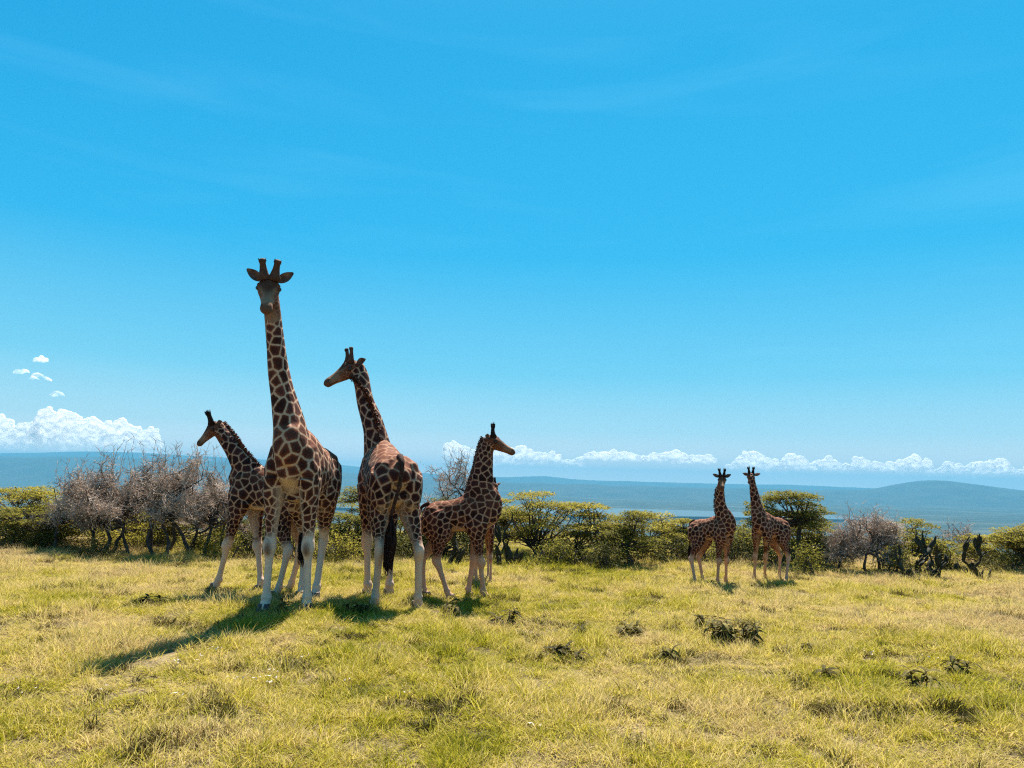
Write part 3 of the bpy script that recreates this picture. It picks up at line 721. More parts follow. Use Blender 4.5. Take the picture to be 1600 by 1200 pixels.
    # --- hooves: two toes each
    for f, e in hoof_pts:
        hb = MB()
        for v in (-1, 1):
            V = [];
            cx, cyy = e[0] + .004 * W, e[1] + v * .016 * W
            rings = [(.034, .0, 1.0), (.030, .022, .9), (.022, .040, .75)]
            for (rr_, zz, sq) in rings:
                for j in range(10):
                    a = 2 * math.pi * j / 10; V.append((cx + rr_ * W * leg_r * 1.15 * math.cos(a) + (.012 * W if zz < .01 else 0), cyy + rr_ * W * leg_r * .55 * math.sin(a), zz * W - .004))
            Fc = [(i * 10 + j, i * 10 + (j + 1) % 10, (i + 1) * 10 + (j + 1) % 10, (i + 1) * 10 + j) for i in range(2) for j in range(10)]
            Fc += [tuple(range(10))[::-1], tuple(20 + j for j in range(10))]
            hb.add(V, Fc)
        link('hoof', hb.mesh('hoof'), M['hoof'], root)
    return root
M['horn'] = simple('horn', [(.3, (.06, .032, .022)), (.7, (.13, .055, .032))], 14, .8, spec=.1)
M['tail_skin'] = simple('tail_skin', [(.3, (.03, .012, .008)), (.7, (.07, .03, .02))], 20, .8, spec=.08)

def flat(v): return Vector((v.x, v.y, 0))
def G(px, py): return gnd(px, py)

# the tall one that looks straight into the lens
fl, fr_ = G(479, 956), G(414, 957); hl, hr = G(492, 938), G(471, 936)
fm = (fl + fr_) / 2; hm = (hl + hr) / 2
giraffe('tall adult giraffe standing face on and staring at the viewer, its neck upright', hm + Vector((-.02, .02, 0)), fm + Vector((0, 0, 0)), 2.56, [fl, fr_, hl, hr],
        [at(452, 662, fm.y - .15), at(437, 590, fm.y - .28), at(430, 530, fm.y - .42)], at(421, 441, fm.y - .55),
        (at(415, 483, fm.y - 1.0) - at(421, 441, fm.y - .55)), .62, .0125, 'coat_adult', 3, horn=.47, horn_r=.072, body_w=1.1, neck_r=1.08, tail_swing=(.3, -.1), ear_up=.75, leg_r=1.12)

# the dark one seen from behind, head turned to the left
hl, hr = G(585, 947), G(653, 948); hm = (hl + hr) / 2 + Vector((-.09, 0, 0))
hd_ = Vector((-.36, 1.0, 0)).normalized(); fm = hm + hd_ * 1.2
lt = Vector((-hd_.y, hd_.x, 0))
giraffe('dark giraffe seen from behind with its long black tail tuft, head turned in profile', hm, fm, 2.50, [fm + lt * .12, fm - lt * .22, hl, hr],
        [at(584, 668, fm.y + .1), at(571, 628, fm.y + .2), at(564, 592, fm.y + .22)], at(553, 571, fm.y + .2),
        (at(502, 597, fm.y - .12) - at(553, 571, fm.y + .2)), .60, .0125, 'coat_dark', 8, horn=.45, horn_r=.052, body_w=1.04, neck_r=1.28, tail_swing=(.1, .1), ear_up=.25, tail_len=.93, leg_r=1.15, calf=False)

# juvenile behind the tall one, striding to the left
f1 = G(338, 921); f2 = G(408, 925); h1 = G(432, 934); h2 = G(452, 926)
fm = Vector((f1.x * .45 + f2.x * .55, f2.y + .05, 0)); hm = Vector((h1.x * .5 + h2.x * .5 + .05, (h1.y + h2.y) / 2 , 0))
giraffe('young giraffe half hidden behind the tall adult, one foreleg stretched forward', hm + Vector((.0, 0, 0)), Vector((at(386, 800, f2.y).x, f2.y + .05, 0)), 2.04, [h2 * 0 + f1, f2, h1, h2],
        [at(385, 738, f2.y + .05), at(368, 708, f2.y + .08), at(355, 688, f2.y + .1)], at(337, 664, f2.y + .1),
        (at(309, 690, f2.y - .05) - at(337, 664, f2.y + .1)), .42, .0135, 'coat_dark', 14, horn=.50, horn_r=.055, neck_r=1.1, calf=True, leg_r=1.15, ear_up=.25)

# calf in profile facing right
h1 = G(662, 931); h2 = G(703, 932); f1 = G(730, 932); f2 = G(757, 932)
Y = (h1.y + f2.y) / 2
giraffe('young giraffe in side profile facing right, red brown back and two short horns', Vector((at(682, 800, Y).x, Y + .03, 0)), Vector((at(744, 800, Y).x, Y - .03, 0)), 1.68, [f1 + Vector((0, .1, 0)), f2 - Vector((0, .1, 0)), h1 + Vector((0, .1, 0)), h2 - Vector((0, .1, 0))],
        [at(752, 760, Y - .03), at(756, 728, Y - .04), at(759, 705, Y - .04)], at(765, 686, Y - .04),
        (at(799, 701, Y - .06) - at(765, 686, Y - .04)), .46, .0125, 'coat_calf', 21, horn=.42, horn_r=.055, neck_r=1.42, calf=True, leg_r=1.2, ear_up=.2, body_w=1.15)

# two small calves side by side, farther right
h1 = G(1090, 913); h2 = G(1101, 909); f1 = G(1134, 910); f2 = G(1121, 912)
Y = (h1.y + f1.y) / 2
hm = Vector((at(1096, 850, Y).x, Y + .18, 0)); fm = Vector((at(1124, 850, Y).x, Y - .22, 0))
giraffe('small calf looking at the viewer with both ears spread, rump towards the cactus side', hm, fm, 1.36, [f1, f2, h2 + Vector((0, .1, 0)), h1 + Vector((0, .15, 0))],
        [at(1126, 793, fm.y - .05), at(1125, 772, fm.y - .08), at(1126, 760, fm.y - .1)], at(1128, 746, fm.y - .12),
        (at(1129, 760, fm.y - .35) - at(1128, 746, fm.y - .12)), .31, .012, 'coat_calf', 31, horn=.45, horn_r=.07, neck_r=1.12, calf=True, leg_r=1.12, body_w=1.0, ear_up=.45)

f1 = G(1178, 906); f2 = G(1193, 904); h1 = G(1228, 909); h2 = G(1220, 905)
Y = (h1.y + f1.y) / 2
hm = Vector((at(1219, 850, Y).x, Y + .05, 0)); fm = Vector((at(1186, 850, Y).x, Y - .25, 0))
giraffe('small calf facing away over its shoulder, rump beside the flat-topped acacia', hm, fm, 1.40, [f2 + Vector((0, -.05, 0)), f1 + Vector((0, 0, 0)), h1, h2 + Vector((0, .1, 0))],
        [at(1182, 790, fm.y - .05), at(1178, 770, fm.y - .08), at(1176, 757, fm.y - .09)], at(1174, 743, fm.y - .1),
        (at(1170, 754, fm.y + .22) - at(1174, 743, fm.y - .1)), .30, .012, 'coat_calf', 37, horn=.45, horn_r=.07, neck_r=1.12, calf=True, leg_r=1.1, body_w=1.0, ear_up=.3, tail_swing=(-.1, 0))

# a further calf, almost wholly behind the one in profile
Y = 14.2; hm = Vector((at(752, 850, Y).x, Y + .5, 0)); fm = Vector((at(757, 850, Y).x, Y - .1, 0))
lt = Vector((.13, 0, 0))
giraffe('calf almost wholly hidden behind the young giraffe in profile, only its horns and neck showing', hm, fm, 1.3, [fm - lt * -1, fm - lt, hm + lt, hm - lt],
        [at(767, 790, Y - .1), at(772, 776, Y - .12), at(774, 768, Y - .13)], at(775, 758, Y - .13),
        Vector((-.6, .3, -.45)), .24, .016, 'coat_calf', 44, horn=.5, horn_r=.07, neck_r=.7, calf=True, leg_r=1.0, ear_up=.3)
#@@END_GIRAFFE
#@@TREES
# ------------------------------------------------------------------ trees and shrubs
def bend(a, b, rng, amt, n=4, sag=0.0):
    d = b - a; o1 = d.orthogonal().normalized(); o2 = d.normalized().cross(o1); L0 = d.length
    c1, c2 = rng.randn(2) * amt * L0; pts = []
    for i in range(n + 1):
        t = i / n; w0 = math.sin(t * math.pi)
        pts.append(a + d * t + (o1 * c1 + o2 * c2) * w0 + Vector((0, 0, -sag * L0 * w0)) + (Vector(rng.randn(3)) * amt * .22 * L0 if 0 < i < n else Vector((0, 0, 0))))
    return pts

LEAF_V = []
class Leaves:
    """many small leaf-sized faces gathered into numpy arrays"""
    def __init__(s): s.c = []; s.r = []; s.f = []
    def add(s, centres, size, flat, rng):
        n = len(centres)
        nrm = rng.randn(n, 3); nrm[:, 2] = np.abs(nrm[:, 2]) + flat; nrm /= np.linalg.norm(nrm, axis=1)[:, None]
        a = np.cross(nrm, rng.randn(n, 3)); a /= np.linalg.norm(a, axis=1)[:, None] + 1e-9; b = np.cross(nrm, a)
        sz = size * (.6 + .8 * rng.rand(n))[:, None]
        q = np.stack([centres - a * sz, centres - b * sz * .38, centres + a * sz, centres + b * sz * .38], 1)
        s.c.append(q)
    def mesh(s, name):
        q = np.concatenate(s.c).reshape(-1, 3); nf = len(q) // 4
        me = bpy.data.meshes.new(name); me.vertices.add(len(q)); me.vertices.foreach_set('co', q.astype(np.float32).ravel())
        me.loops.add(nf * 4); me.loops.foreach_set('vertex_index', np.arange(nf * 4, dtype=np.int32))
        me.polygons.add(nf); me.polygons.foreach_set('loop_start', np.arange(nf, dtype=np.int32) * 4); me.polygons.foreach_set('loop_total', np.full(nf, 4, np.int32))
        me.update(calc_edges=True); return me

def tree(kind, label, px, Y, top_py, w_px, seed, cat='tree', name=None, group=None, base=.0, dens=1.0, leaf=None, bark=None, trunks=None, low=.2):
    """px, Y: where it stands; top_py: photo row of its top; w_px: crown width; low: crown foot as a share of its height"""
    rng = np.random.RandomState(seed)
    x = wx(px, Y); gz = ground_z(x, Y) - .03
    H = at(px, top_py - (12 if kind == 'thorn' else 3), Y).z - gz; Wd = w_px / F * Y / 2
    root = empty(name or {'acacia': 'acacia_tree', 'thorn': 'thorn_tree', 'bush': 'bush', 'dead': 'bare_tree'}[kind], (x, Y, gz), 0.0)
    tag(root, label, cat, group)
    TR = []; br = MB(); lv = Leaves(); tw = MB()
    Dd = Wd * (.8 if kind != 'bush' else .6)
    nt_ = trunks or (1 if kind == 'acacia' else 3)
    area = Wd * Dd
    if kind == 'acacia':       # tiers of flattened sprays on spreading limbs
        nl = int((16 + 30 * area) * dens)
        for k in range(nt_):
            bx = (k - (nt_ - 1) / 2) * Wd * .35; b = Vector((bx, rng.randn() * .1, 0)); f = Vector((bx * 1.5 + rng.randn() * .15, rng.randn() * .15, H * (low * .9 + .12)))
            r0_ = .035 + .02 * H; p = bend(b, f, rng, .08, 5); TR.append((p, np.linspace(r0_, r0_ * .6, 6)))
            for i in range(nl // nt_):
                a = rng.rand() * 6.283; rr = math.sqrt(rng.rand())
                tx, ty = math.cos(a) * rr * Wd, math.sin(a) * rr * Dd
                dome = 1 - .38 * rr ** 2.2
                tz = H * (dome - (rng.rand() ** 1.1) * (1 - low) * .78 * (1 - .3 * rr))
                e = Vector((tx, ty, tz)); mid_ = f.lerp(e, .45) + Vector((0, 0, -.05 * H + rng.randn() * .03 * H))
                br.tube(bend(f + Vector(rng.randn(3)) * .04, mid_, rng, .08, 3), np.linspace(r0_ * .42, r0_ * .25, 4), 5, False)
                br.tube(bend(mid_, e, rng, .1, 3), np.linspace(r0_ * .25, .007, 4), 4, False)
                sr = (.20 + .16 * rng.rand()) * (.8 + .3 * min(1.5, H / 2.5))
                for j in range(5):
                    a2 = rng.rand() * 6.283; e2 = e + Vector((math.cos(a2) * sr, math.sin(a2) * sr, .06 * rng.randn())); br.tube([mid_.lerp(e, .7), e2], [.006, .003], 3, False)
                n = int(250 * dens); th = rng.rand(n) * 6.283; r_ = np.sqrt(rng.rand(n)) * sr
                C_ = np.stack([tx + np.cos(th) * r_ * 1.25, ty + np.sin(th) * r_ * 1.25, tz + .05 * (1 - (r_ / sr) ** 2) + rng.randn(n) * .028], 1)
                lv.add(C_, .034, 1.4, rng)
    elif kind in ('thorn', 'dead'):
        nl = int((15 + 26 * area) * dens); nt_ = trunks or 4
        forks = []
        for k in range(nt_):
            bx = (k - (nt_ - 1) / 2) / max(1, nt_) * Wd * 1.3 + rng.randn() * .1; b = Vector((bx, rng.randn() * .2, 0))
            f = Vector((bx * 1.15 + rng.randn() * .2, rng.randn() * .2, H * (.26 + .16 * rng.rand()))); r0_ = .022 + .013 * H * (.7 + .5 * rng.rand())
            TR.append((bend(b, f, rng, .09, 6), np.linspace(r0_ * 1.0, r0_ * .5, 7))); forks.append((f, r0_))
        for i in range(nl):
            a = rng.rand() * 6.283; rr = math.sqrt(rng.rand()); tx, ty = math.cos(a) * rr * Wd, math.sin(a) * rr * Dd
            dome = (1 - .42 * rr ** 2.4) * (.9 + .1 * rng.rand()); tz = H * (dome - rng.rand() * (1 - low) * .8 * (1 - .35 * rr))
            e = Vector((tx, ty, tz)); f, r0_ = min(forks, key=lambda q: (q[0] - e).length + rng.rand() * .6)
            mid_ = f.lerp(e, .5) + Vector(rng.randn(3)) * .07
            br.tube(bend(f, mid_, rng, .2, 4), np.linspace(r0_ * .6, r0_ * .32, 5), 5, False)
            br.tube(bend(mid_, e, rng, .24, 4), np.linspace(r0_ * .32, .006, 5), 4, False)
            nt2 = int((42 if kind == 'thorn' else 10) * dens)
            for j in range(nt2):
                s0 = mid_.lerp(e, .15 + .95 * rng.rand()) + Vector(rng.randn(3)) * .03
                d = Vector(rng.randn(3)); d.z = d.z * .7 + .35; d.normalize(); ln_ = .10 + .22 * rng.rand()
                k1 = s0 + d * ln_ * .5 + Vector(rng.randn(3)) * .03; k2 = s0 + d * ln_ + Vector(rng.randn(3)) * .05
                tw.tube([s0, k1, k2], [.0058, .0045, .002], 3, False)
                for q in range(2):
                    d2 = (d + Vector(rng.randn(3)) * .8).normalized(); tw.tube([k1, k1 + d2 * (.05 + .09 * rng.rand())], [.0042, .0016], 3, False)
            if kind == 'thorn':
                n = int(45 * dens); C_ = np.array(e)[None] * 1.0 + rng.randn(n, 3) * np.array([.17, .17, .12]); lv.add(C_, .018, .2, rng)
        for i in range(int(10 * dens) if kind == 'thorn' else 4):       # bare shoots above the crown
            a = rng.rand() * 6.283; s0 = Vector((math.cos(a) * Wd * .7 * rng.rand(), math.sin(a) * Dd * .5, H * .66)); e = s0 + Vector((rng.randn() * .12, rng.randn() * .1, H * .3 + .2 * rng.rand()))
            p = bend(s0, e, rng, .1, 4); tw.tube(p, np.linspace(.008, .0025, 5), 4, False)
            for q in p[1:]:
                for j in range(2): tw.tube([q, q + Vector((rng.randn() * .07, rng.randn() * .05, .06 + .05 * rng.rand()))], [.005, .002], 3, False)
    else:                        # dense low bush
        nl = int((16 + 30 * area) * dens)
        for k in range(4):
            b = Vector((rng.randn() * .08, rng.randn() * .08, 0)); e = Vector((rng.randn() * Wd * .4, rng.randn() * Dd * .4, H * .6)); TR.append((bend(b, e, rng, .12, 4), np.linspace(.022, .010, 5)))
        for i in range(nl):
            a = rng.rand() * 6.283; rr = math.sqrt(rng.rand()); dome = math.sqrt(max(.05, 1 - rr ** 2.2)) * (.8 + .25 * rng.rand())
            tz = H * dome * (1 - .85 * rng.rand() ** 1.6); c = np.array([math.cos(a) * rr * Wd, math.sin(a) * rr * Dd, max(.05, tz)])
            br.tube([Vector((c[0] * .3, c[1] * .3, c[2] * .4)), Vector(c)], [.008, .003], 3, False)
            n = int(130 * dens); lv.add(c[None] + rng.randn(n, 3) * np.array([.13, .13, .09]), .030, .5, rng)
    bk = M[bark or {'acacia': 'bark', 'thorn': 'bark_grey', 'dead': 'bark_grey', 'bush': 'bark'}[kind]]
    for p, rr in TR:
        t1 = MB(); t1.tube(p, rr, 8); link('trunk' if kind != 'bush' else 'stem', t1.mesh('trunk'), bk, root, True)
    if kind in ('thorn', 'dead'):
        link('branches', br.mesh('branches'), bk, root, True)['kind'] = 'stuff'
        link('twigs', tw.mesh('twigs'), M['thorn_twig'], root)['kind'] = 'stuff'
        if kind == 'thorn':
            link('foliage', lv.mesh('foliage'), M[leaf or 'dry_leaf'], root)['kind'] = 'stuff'
    else:
        link('branches', br.mesh('branches'), bk, root, True)['kind'] = 'stuff'
        link('foliage', lv.mesh('foliage'), M[leaf or ('acacia_leaf' if kind == 'acacia' else 'bush_leaf')], root)['kind'] = 'stuff'
    return root

TG = 'thorn trees and acacias along the far side of the meadow'
AY = 'acacia_leaf_yellow'
# at the left
tree('acacia', 'yellow green acacia cut off by the photo edge beside the bare thicket', 20, 19.5, 752, 190, 101, group=TG, leaf=AY, low=.05, trunks=2)
tree('acacia', 'low olive acacia in front of the leftmost tall acacia', 60, 18.2, 790, 150, 102, group=TG, low=.05)
tree('thorn', 'low end of the bare pinkish thicket, nearest the yellow green acacias', 118, 17.6, 738, 130, 103, group=TG, trunks=2, low=.28)
tree('thorn', 'tallest bare pinkish thorn tree, its shoots rising over the thicket', 210, 17.4, 704, 190, 104, group=TG, trunks=3, low=.34, dens=1.1)
tree('thorn', 'bare pinkish thorn tree with several dark leaning trunks behind the striding young giraffe', 308, 17.2, 712, 150, 105, group=TG, trunks=5, low=.36, dens=1.1)
tree('thorn', 'rounded bare pinkish thorn tree filling the gap left of the tallest one', 160, 18.0, 722, 120, 131, group=TG, trunks=2, low=.3, dens=1.0)
tree('thorn', 'bare pinkish thorn tree between the tallest one and the leaning trunks', 262, 18.2, 712, 130, 132, group=TG, trunks=3, low=.34, dens=1.0)
tree('acacia', 'dull green acacia seen through the trunks of the bare thicket', 235, 20.5, 775, 230, 106, group=TG, leaf=AY, low=.0, trunks=2)
tree('acacia', 'olive acacia filling the space behind the legs of the tall adult', 400, 19.5, 768, 170, 107, group=TG, low=.0, trunks=2)
tree('acacia', 'dark olive acacia between the tall adult and the giraffe seen from behind', 540, 18.5, 789, 120, 108, group=TG, low=.1, trunks=1)
tree('acacia', 'thin acacia spray standing up between the two adult giraffes', 548, 20.5, 755, 46, 109, group=TG, low=.72, dens=.7)
tree('acacia', 'green acacia behind the hind legs of the giraffe seen from behind', 622, 19.0, 790, 130, 110, group=TG, low=.0)
tree('thorn', 'bare greyish thorn tree between the giraffe seen from behind and the calf in profile', 706, 19.6, 716, 96, 111, group=TG, trunks=2, low=.35)
tree('acacia', 'dark green acacia under the bare greyish thorn tree', 700, 18.6, 778, 110, 112, group=TG, low=.0, leaf='bush_leaf')
tree('acacia', 'olive acacia tree rising highest right of the calf in profile', 846, 18.6, 768, 130, 113, group=TG, low=.05, trunks=2, leaf=AY)
tree('acacia', 'acacia with a light spray beside the hidden calf', 785, 19.8, 782, 84, 114, group=TG, low=.2, leaf=AY)
tree('acacia', 'wide olive acacia in the middle of the green thicket', 928, 18.4, 786, 130, 115, group=TG, low=.08, trunks=2, leaf=AY)
tree('acacia', 'small acacia with a thin crooked trunk at the right end of the green thicket', 990, 17.6, 802, 90, 116, group=TG, low=.3)
tree('acacia', 'pale olive acacia closing the green thicket towards the two small calves', 1012, 19.5, 800, 110, 117, group=TG, low=.05, leaf=AY)
tree('acacia', 'rounded low acacia left of the two small calves', 1066, 20.0, 812, 90, 118, group=TG, low=.05, leaf=AY)
tree('acacia', 'low dark acacia in the gap between the two small calves', 1150, 20.5, 818, 110, 119, group=TG, low=.0)
tree('acacia', 'tall flat-topped umbrella acacia behind the rump of the smaller giraffe', 1232, 19.0, 768, 116, 120, group=TG, low=.52, trunks=1, dens=1.2)
tree('acacia', 'bushy olive acacia under the flat-topped umbrella acacia', 1262, 20.2, 808, 130, 121, group=TG, low=.0, leaf=AY)
tree('thorn', 'bare pinkish thorn tree with two stout dark trunks right of the small calves', 1364, 17.6, 808, 110, 122, group=TG, trunks=2, low=.25, dens=1.15)
tree('thorn', 'small leaning thorn tree beside the two-trunked one', 1318, 17.8, 832, 50, 123, group=TG, trunks=1, low=.3, dens=.8)
tree('acacia', 'olive acacia leaning out behind the two-trunked thorn tree', 1432, 18.8, 815, 84, 124, group=TG, low=.25, leaf=AY)
tree('dead', 'pale leafless tree behind the prickly pears', 1500, 20.5, 824, 90, 125, group=TG, trunks=2, low=.5, dens=.9)
tree('acacia', 'brownish acacia near the right edge of the photo', 1560, 19.5, 838, 120, 126, group=TG, low=.0, leaf=AY)
tree('acacia', 'flat-topped brownish acacia cut off by the right edge of the photo', 1600, 18.2, 824, 80, 127, group=TG, low=.35, leaf=AY)
BG = 'bushes under the trees'
bushes = [(15, 17.6, 822, 90, 'dark bush under the acacia at the photo edge'), (75, 17.8, 836, 80, 'green bush left of the first bare thorn tree'), (142, 16.6, 845, 60, 'very dark low bush at the foot of the first bare thorn tree'),
          (190, 18.6, 836, 70, 'grass green bush between the trunks of the bare thicket'), (245, 18.8, 832, 80, 'leafy green bush under the tallest bare thorn tree'), (300, 18.4, 840, 66, 'small green bush by the leaning trunks'),
          (350, 17.0, 826, 70, 'bush behind the outstretched foreleg of the striding young giraffe'), (392, 17.6, 820, 70, 'dark bush behind the forelegs of the tall adult'), (460, 17.6, 826, 80, 'bush framed by the forelegs of the tall adult'),
          (530, 17.2, 836, 80, 'bush between the two adult giraffes'), (600, 17.4, 832, 80, 'bush behind the hind legs of the dark giraffe'), (650, 17.8, 822, 60, 'dark bush between the dark giraffe and the calf in profile'),
          (748, 17.8, 824, 60, 'dark bush behind the forelegs of the calf in profile'), (858, 16.9, 846, 80, 'low bush right of the big cactus clump'), (905, 16.9, 844, 76, 'very dark low bush in front of the wide olive acacia'),
          (945, 16.6, 850, 30, 'small round dark shrub standing alone at the meadow edge'), (1040, 18.6, 838, 90, 'dark bush left of the small staring calf'), (1095, 18.8, 836, 70, 'bush behind the rump of the small staring calf'),
          (1152, 18.8, 826, 90, 'dark bush between the two small calves'), (1215, 18.4, 832, 80, 'bush behind the calf beside the flat-topped acacia'), (1262, 17.2, 852, 46, 'small pale shrub beside the tail of the calf beside the flat-topped acacia'),
          (1290, 18.6, 836, 80, 'dark bush left of the leaning thorn tree'), (1386, 17.2, 858, 90, 'low bush around the two stout trunks'), (1468, 18.4, 842, 60, 'bush behind the nearer prickly pears'), (1580, 17.9, 862, 100, 'dark strip of bush under the brownish acacias')]
for i, (px, Y, ty, wp, lb) in enumerate(bushes):
    dark_ = 'dark' in lb
    tree('bush', lb, px, Y, ty, wp, 300 + i, cat='bush', group=BG, leaf='bush_leaf' if dark_ else ('acacia_leaf' if i % 3 else AY), dens=.78)

# ------------------------------------------------------------------ cacti with paddle-shaped pads
def pad_mesh(L0, w0, t0, seed):
    mb = MB(); n = 14; rows = 10; V = []
    for i in range(rows + 1):
        t = i / rows; ww = w0 * math.sin(min(1, .10 + .9 * t) * math.pi) ** .55 * (0.72 + .28 * t) if t < 1 else .001
        ww = max(ww, .004)
        for j in range(n):
            a = 2 * math.pi * j / n; V.append((ww * math.cos(a), t0 * max(.15, math.sin(min(1, .15 + .85 * t) * math.pi) ** .4) * math.sin(a) if t < 1 else 0, L0 * t))
    Fc = [(i * n + j, i * n + (j + 1) % n, (i + 1) * n + (j + 1) % n, (i + 1) * n + j) for i in range(rows) for j in range(n)]
    Fc.append(tuple(range(n))[::-1]); mb.add(V, Fc)
    me = mb.mesh('pad'); me.polygons.foreach_set('use_smooth', [True] * len(me.polygons)); return me
PADS = [pad_mesh(.25, .062, .024, 0), pad_mesh(.20, .072, .024, 1), pad_mesh(.36, .07, .03, 2)]
for p_ in PADS: p_.materials.append(M['cactus'])
def cactus(label, px, Y, top_py, w_px, seed, n=16, kinds=(0, 1), stem=True):
    rng = np.random.RandomState(seed); x = wx(px, Y); gz = ground_z(x, Y) - .02; H = at(px, top_py, Y).z - gz; Wd = w_px / F * Y / 2
    root = empty('prickly_pear_cactus', (x, Y, gz)); tag(root, label, 'cactus', 'cacti at the meadow edge')
    tips = []
    for i in range(n):
        mesh_ = PADS[kinds[i % len(kinds)]]; L1 = max(v.co.z for v in mesh_.vertices)
        if i < max(3, n // 4) or not tips:
            b = Vector((rng.randn() * Wd * .25, rng.randn() * .15, 0)); lean_ = (b.x / Wd) * .5 + rng.randn() * .22
        else:
            tip, pl_ = tips[rng.randint(len(tips))]; b = tip + Vector((0, 0, -.02)); lean_ = pl_ * .5 + rng.choice([-1, 1]) * (.15 + .55 * rng.rand())
        sc = min(1.25, .65 + .6 * rng.rand()); 
        for _ in range(6):
            d = Vector((math.sin(lean_), rng.randn() * .15, math.cos(lean_))).normalized(); tip = b + d * L1 * sc
            if tip.z < H and abs(tip.x) < Wd * 1.05: break
            lean_ *= .55; sc *= .85
        o = bpy.data.objects.new('pad', mesh_); COL.objects.link(o); o.parent = root
        q = d.to_track_quat('Z', 'Y').to_matrix().to_4x4() @ Matrix.Rotation(rng.randn() * .55, 4, 'Z') @ Matrix.Scale(sc, 4); q.translation = b
        o.matrix_local = q; tips.append((b + d * L1 * sc * .9, lean_)); tips.append((b + d * L1 * sc * .6 , lean_))
        if len(tips) > 10: tips = tips[-10:]
cactus('big dark cactus clump with long upright pads right of the calf in profile', 797, 16.8, 808, 84, 5, 40, (2, 2, 0))
cactus('dark cactus clump seen between the legs of the calf in profile', 708, 16.9, 822, 50, 6, 22, (2, 0))
cactus('tall dark prickly pear just right of the two-trunked thorn tree', 1446, 16.9, 836, 50, 7, 30, (1, 0))
cactus('low dark prickly pear with round pads in front of the tall one', 1424, 16.4, 860, 36, 8, 18, (1,))
cactus('low prickly pear with a row of upright pads', 1460, 16.3, 864, 44, 9, 20, (0, 1))
cactus('greyish prickly pear under the pale leafless tree', 1503, 17.4, 836, 74, 10, 34, (0, 1))
cactus('small low prickly pear nearest the right edge, lying sideways in the grass', 1530, 16.4, 868, 30, 11, 7, (0,))
#@@END_TREES
#@@GRASS
# ------------------------------------------------------------------ the grass
def grass_mat(name, cols, trans=.5, sc1=.9):
    mt, n, l, o = new_mat(name)
    g = n.new('ShaderNodeNewGeometry')
    def noi(sc, det, off=0.0):
        q = n.new('ShaderNodeTexNoise'); q.inputs['Scale'].default_value = sc; q.inputs['Detail'].default_value = det; q.inputs['Roughness'].default_value = .6
        if off:
            v = n.new('ShaderNodeVectorMath'); v.inputs[1].default_value = (off, off, 0); l.new(g.outputs['Position'], v.inputs[0]); l.new(v.outputs[0], q.inputs['Vector'])
        else: l.new(g.outputs['Position'], q.inputs['Vector'])
        return q
    big = noi(.32, 2, 3.1); mid_ = noi(1.5, 4); fin = noi(24, 1)
    oi = n.new('ShaderNodeAttribute'); oi.attribute_name = 'blade'
    acc = None
    for nd_, wgt in ((big, 1.0), (mid_, .8), (fin, .45), (oi, .42)):
        mm = n.new('ShaderNodeMath'); mm.operation = 'MULTIPLY_ADD'; mm.inputs[1].default_value = wgt
        l.new(nd_.outputs['Fac'], mm.inputs[0])
        if acc is None: mm.inputs[2].default_value = -.84
        else: l.new(acc.outputs[0], mm.inputs[2])
        acc = mm
    sx_ = n.new('ShaderNodeSeparateXYZ'); l.new(g.outputs['Position'], sx_.inputs[0]); ab = n.new('ShaderNodeMath'); ab.operation = 'ABSOLUTE'; l.new(sx_.outputs['X'], ab.inputs[0])
    m3 = n.new('ShaderNodeMath'); m3.operation = 'MULTIPLY_ADD'; m3.inputs[1].default_value = .022; l.new(ab.outputs[0], m3.inputs[0]); l.new(acc.outputs[0], m3.inputs[2])     # drier towards both sides of the rise
    k = len(cols); rp = ramp(n, [(.15 + .7 * i / (k - 1), c) for i, c in enumerate(cols)]); l.new(m3.outputs[0], rp.inputs[0])
    d = n.new('ShaderNodeBsdfPrincipled'); d.inputs['Roughness'].default_value = .7; d.inputs['Specular IOR Level'].default_value = .08
    tr = n.new('ShaderNodeBsdfTranslucent'); ms = n.new('ShaderNodeMixShader'); ms.inputs[0].default_value = trans
    l.new(rp.outputs[0], d.inputs['Base Color']); l.new(rp.outputs[0], tr.inputs[0]); l.new(d.outputs[0], ms.inputs[1]); l.new(tr.outputs[0], ms.inputs[2]); l.new(ms.outputs[0], o.inputs[0])
    return mt
M['grass'] = grass_mat('grass', [(.08, .085, .005), (.22, .215, .010), (.39, .33, .022), (.52, .41, .085), (.60, .46, .19), (.46, .33, .15)])

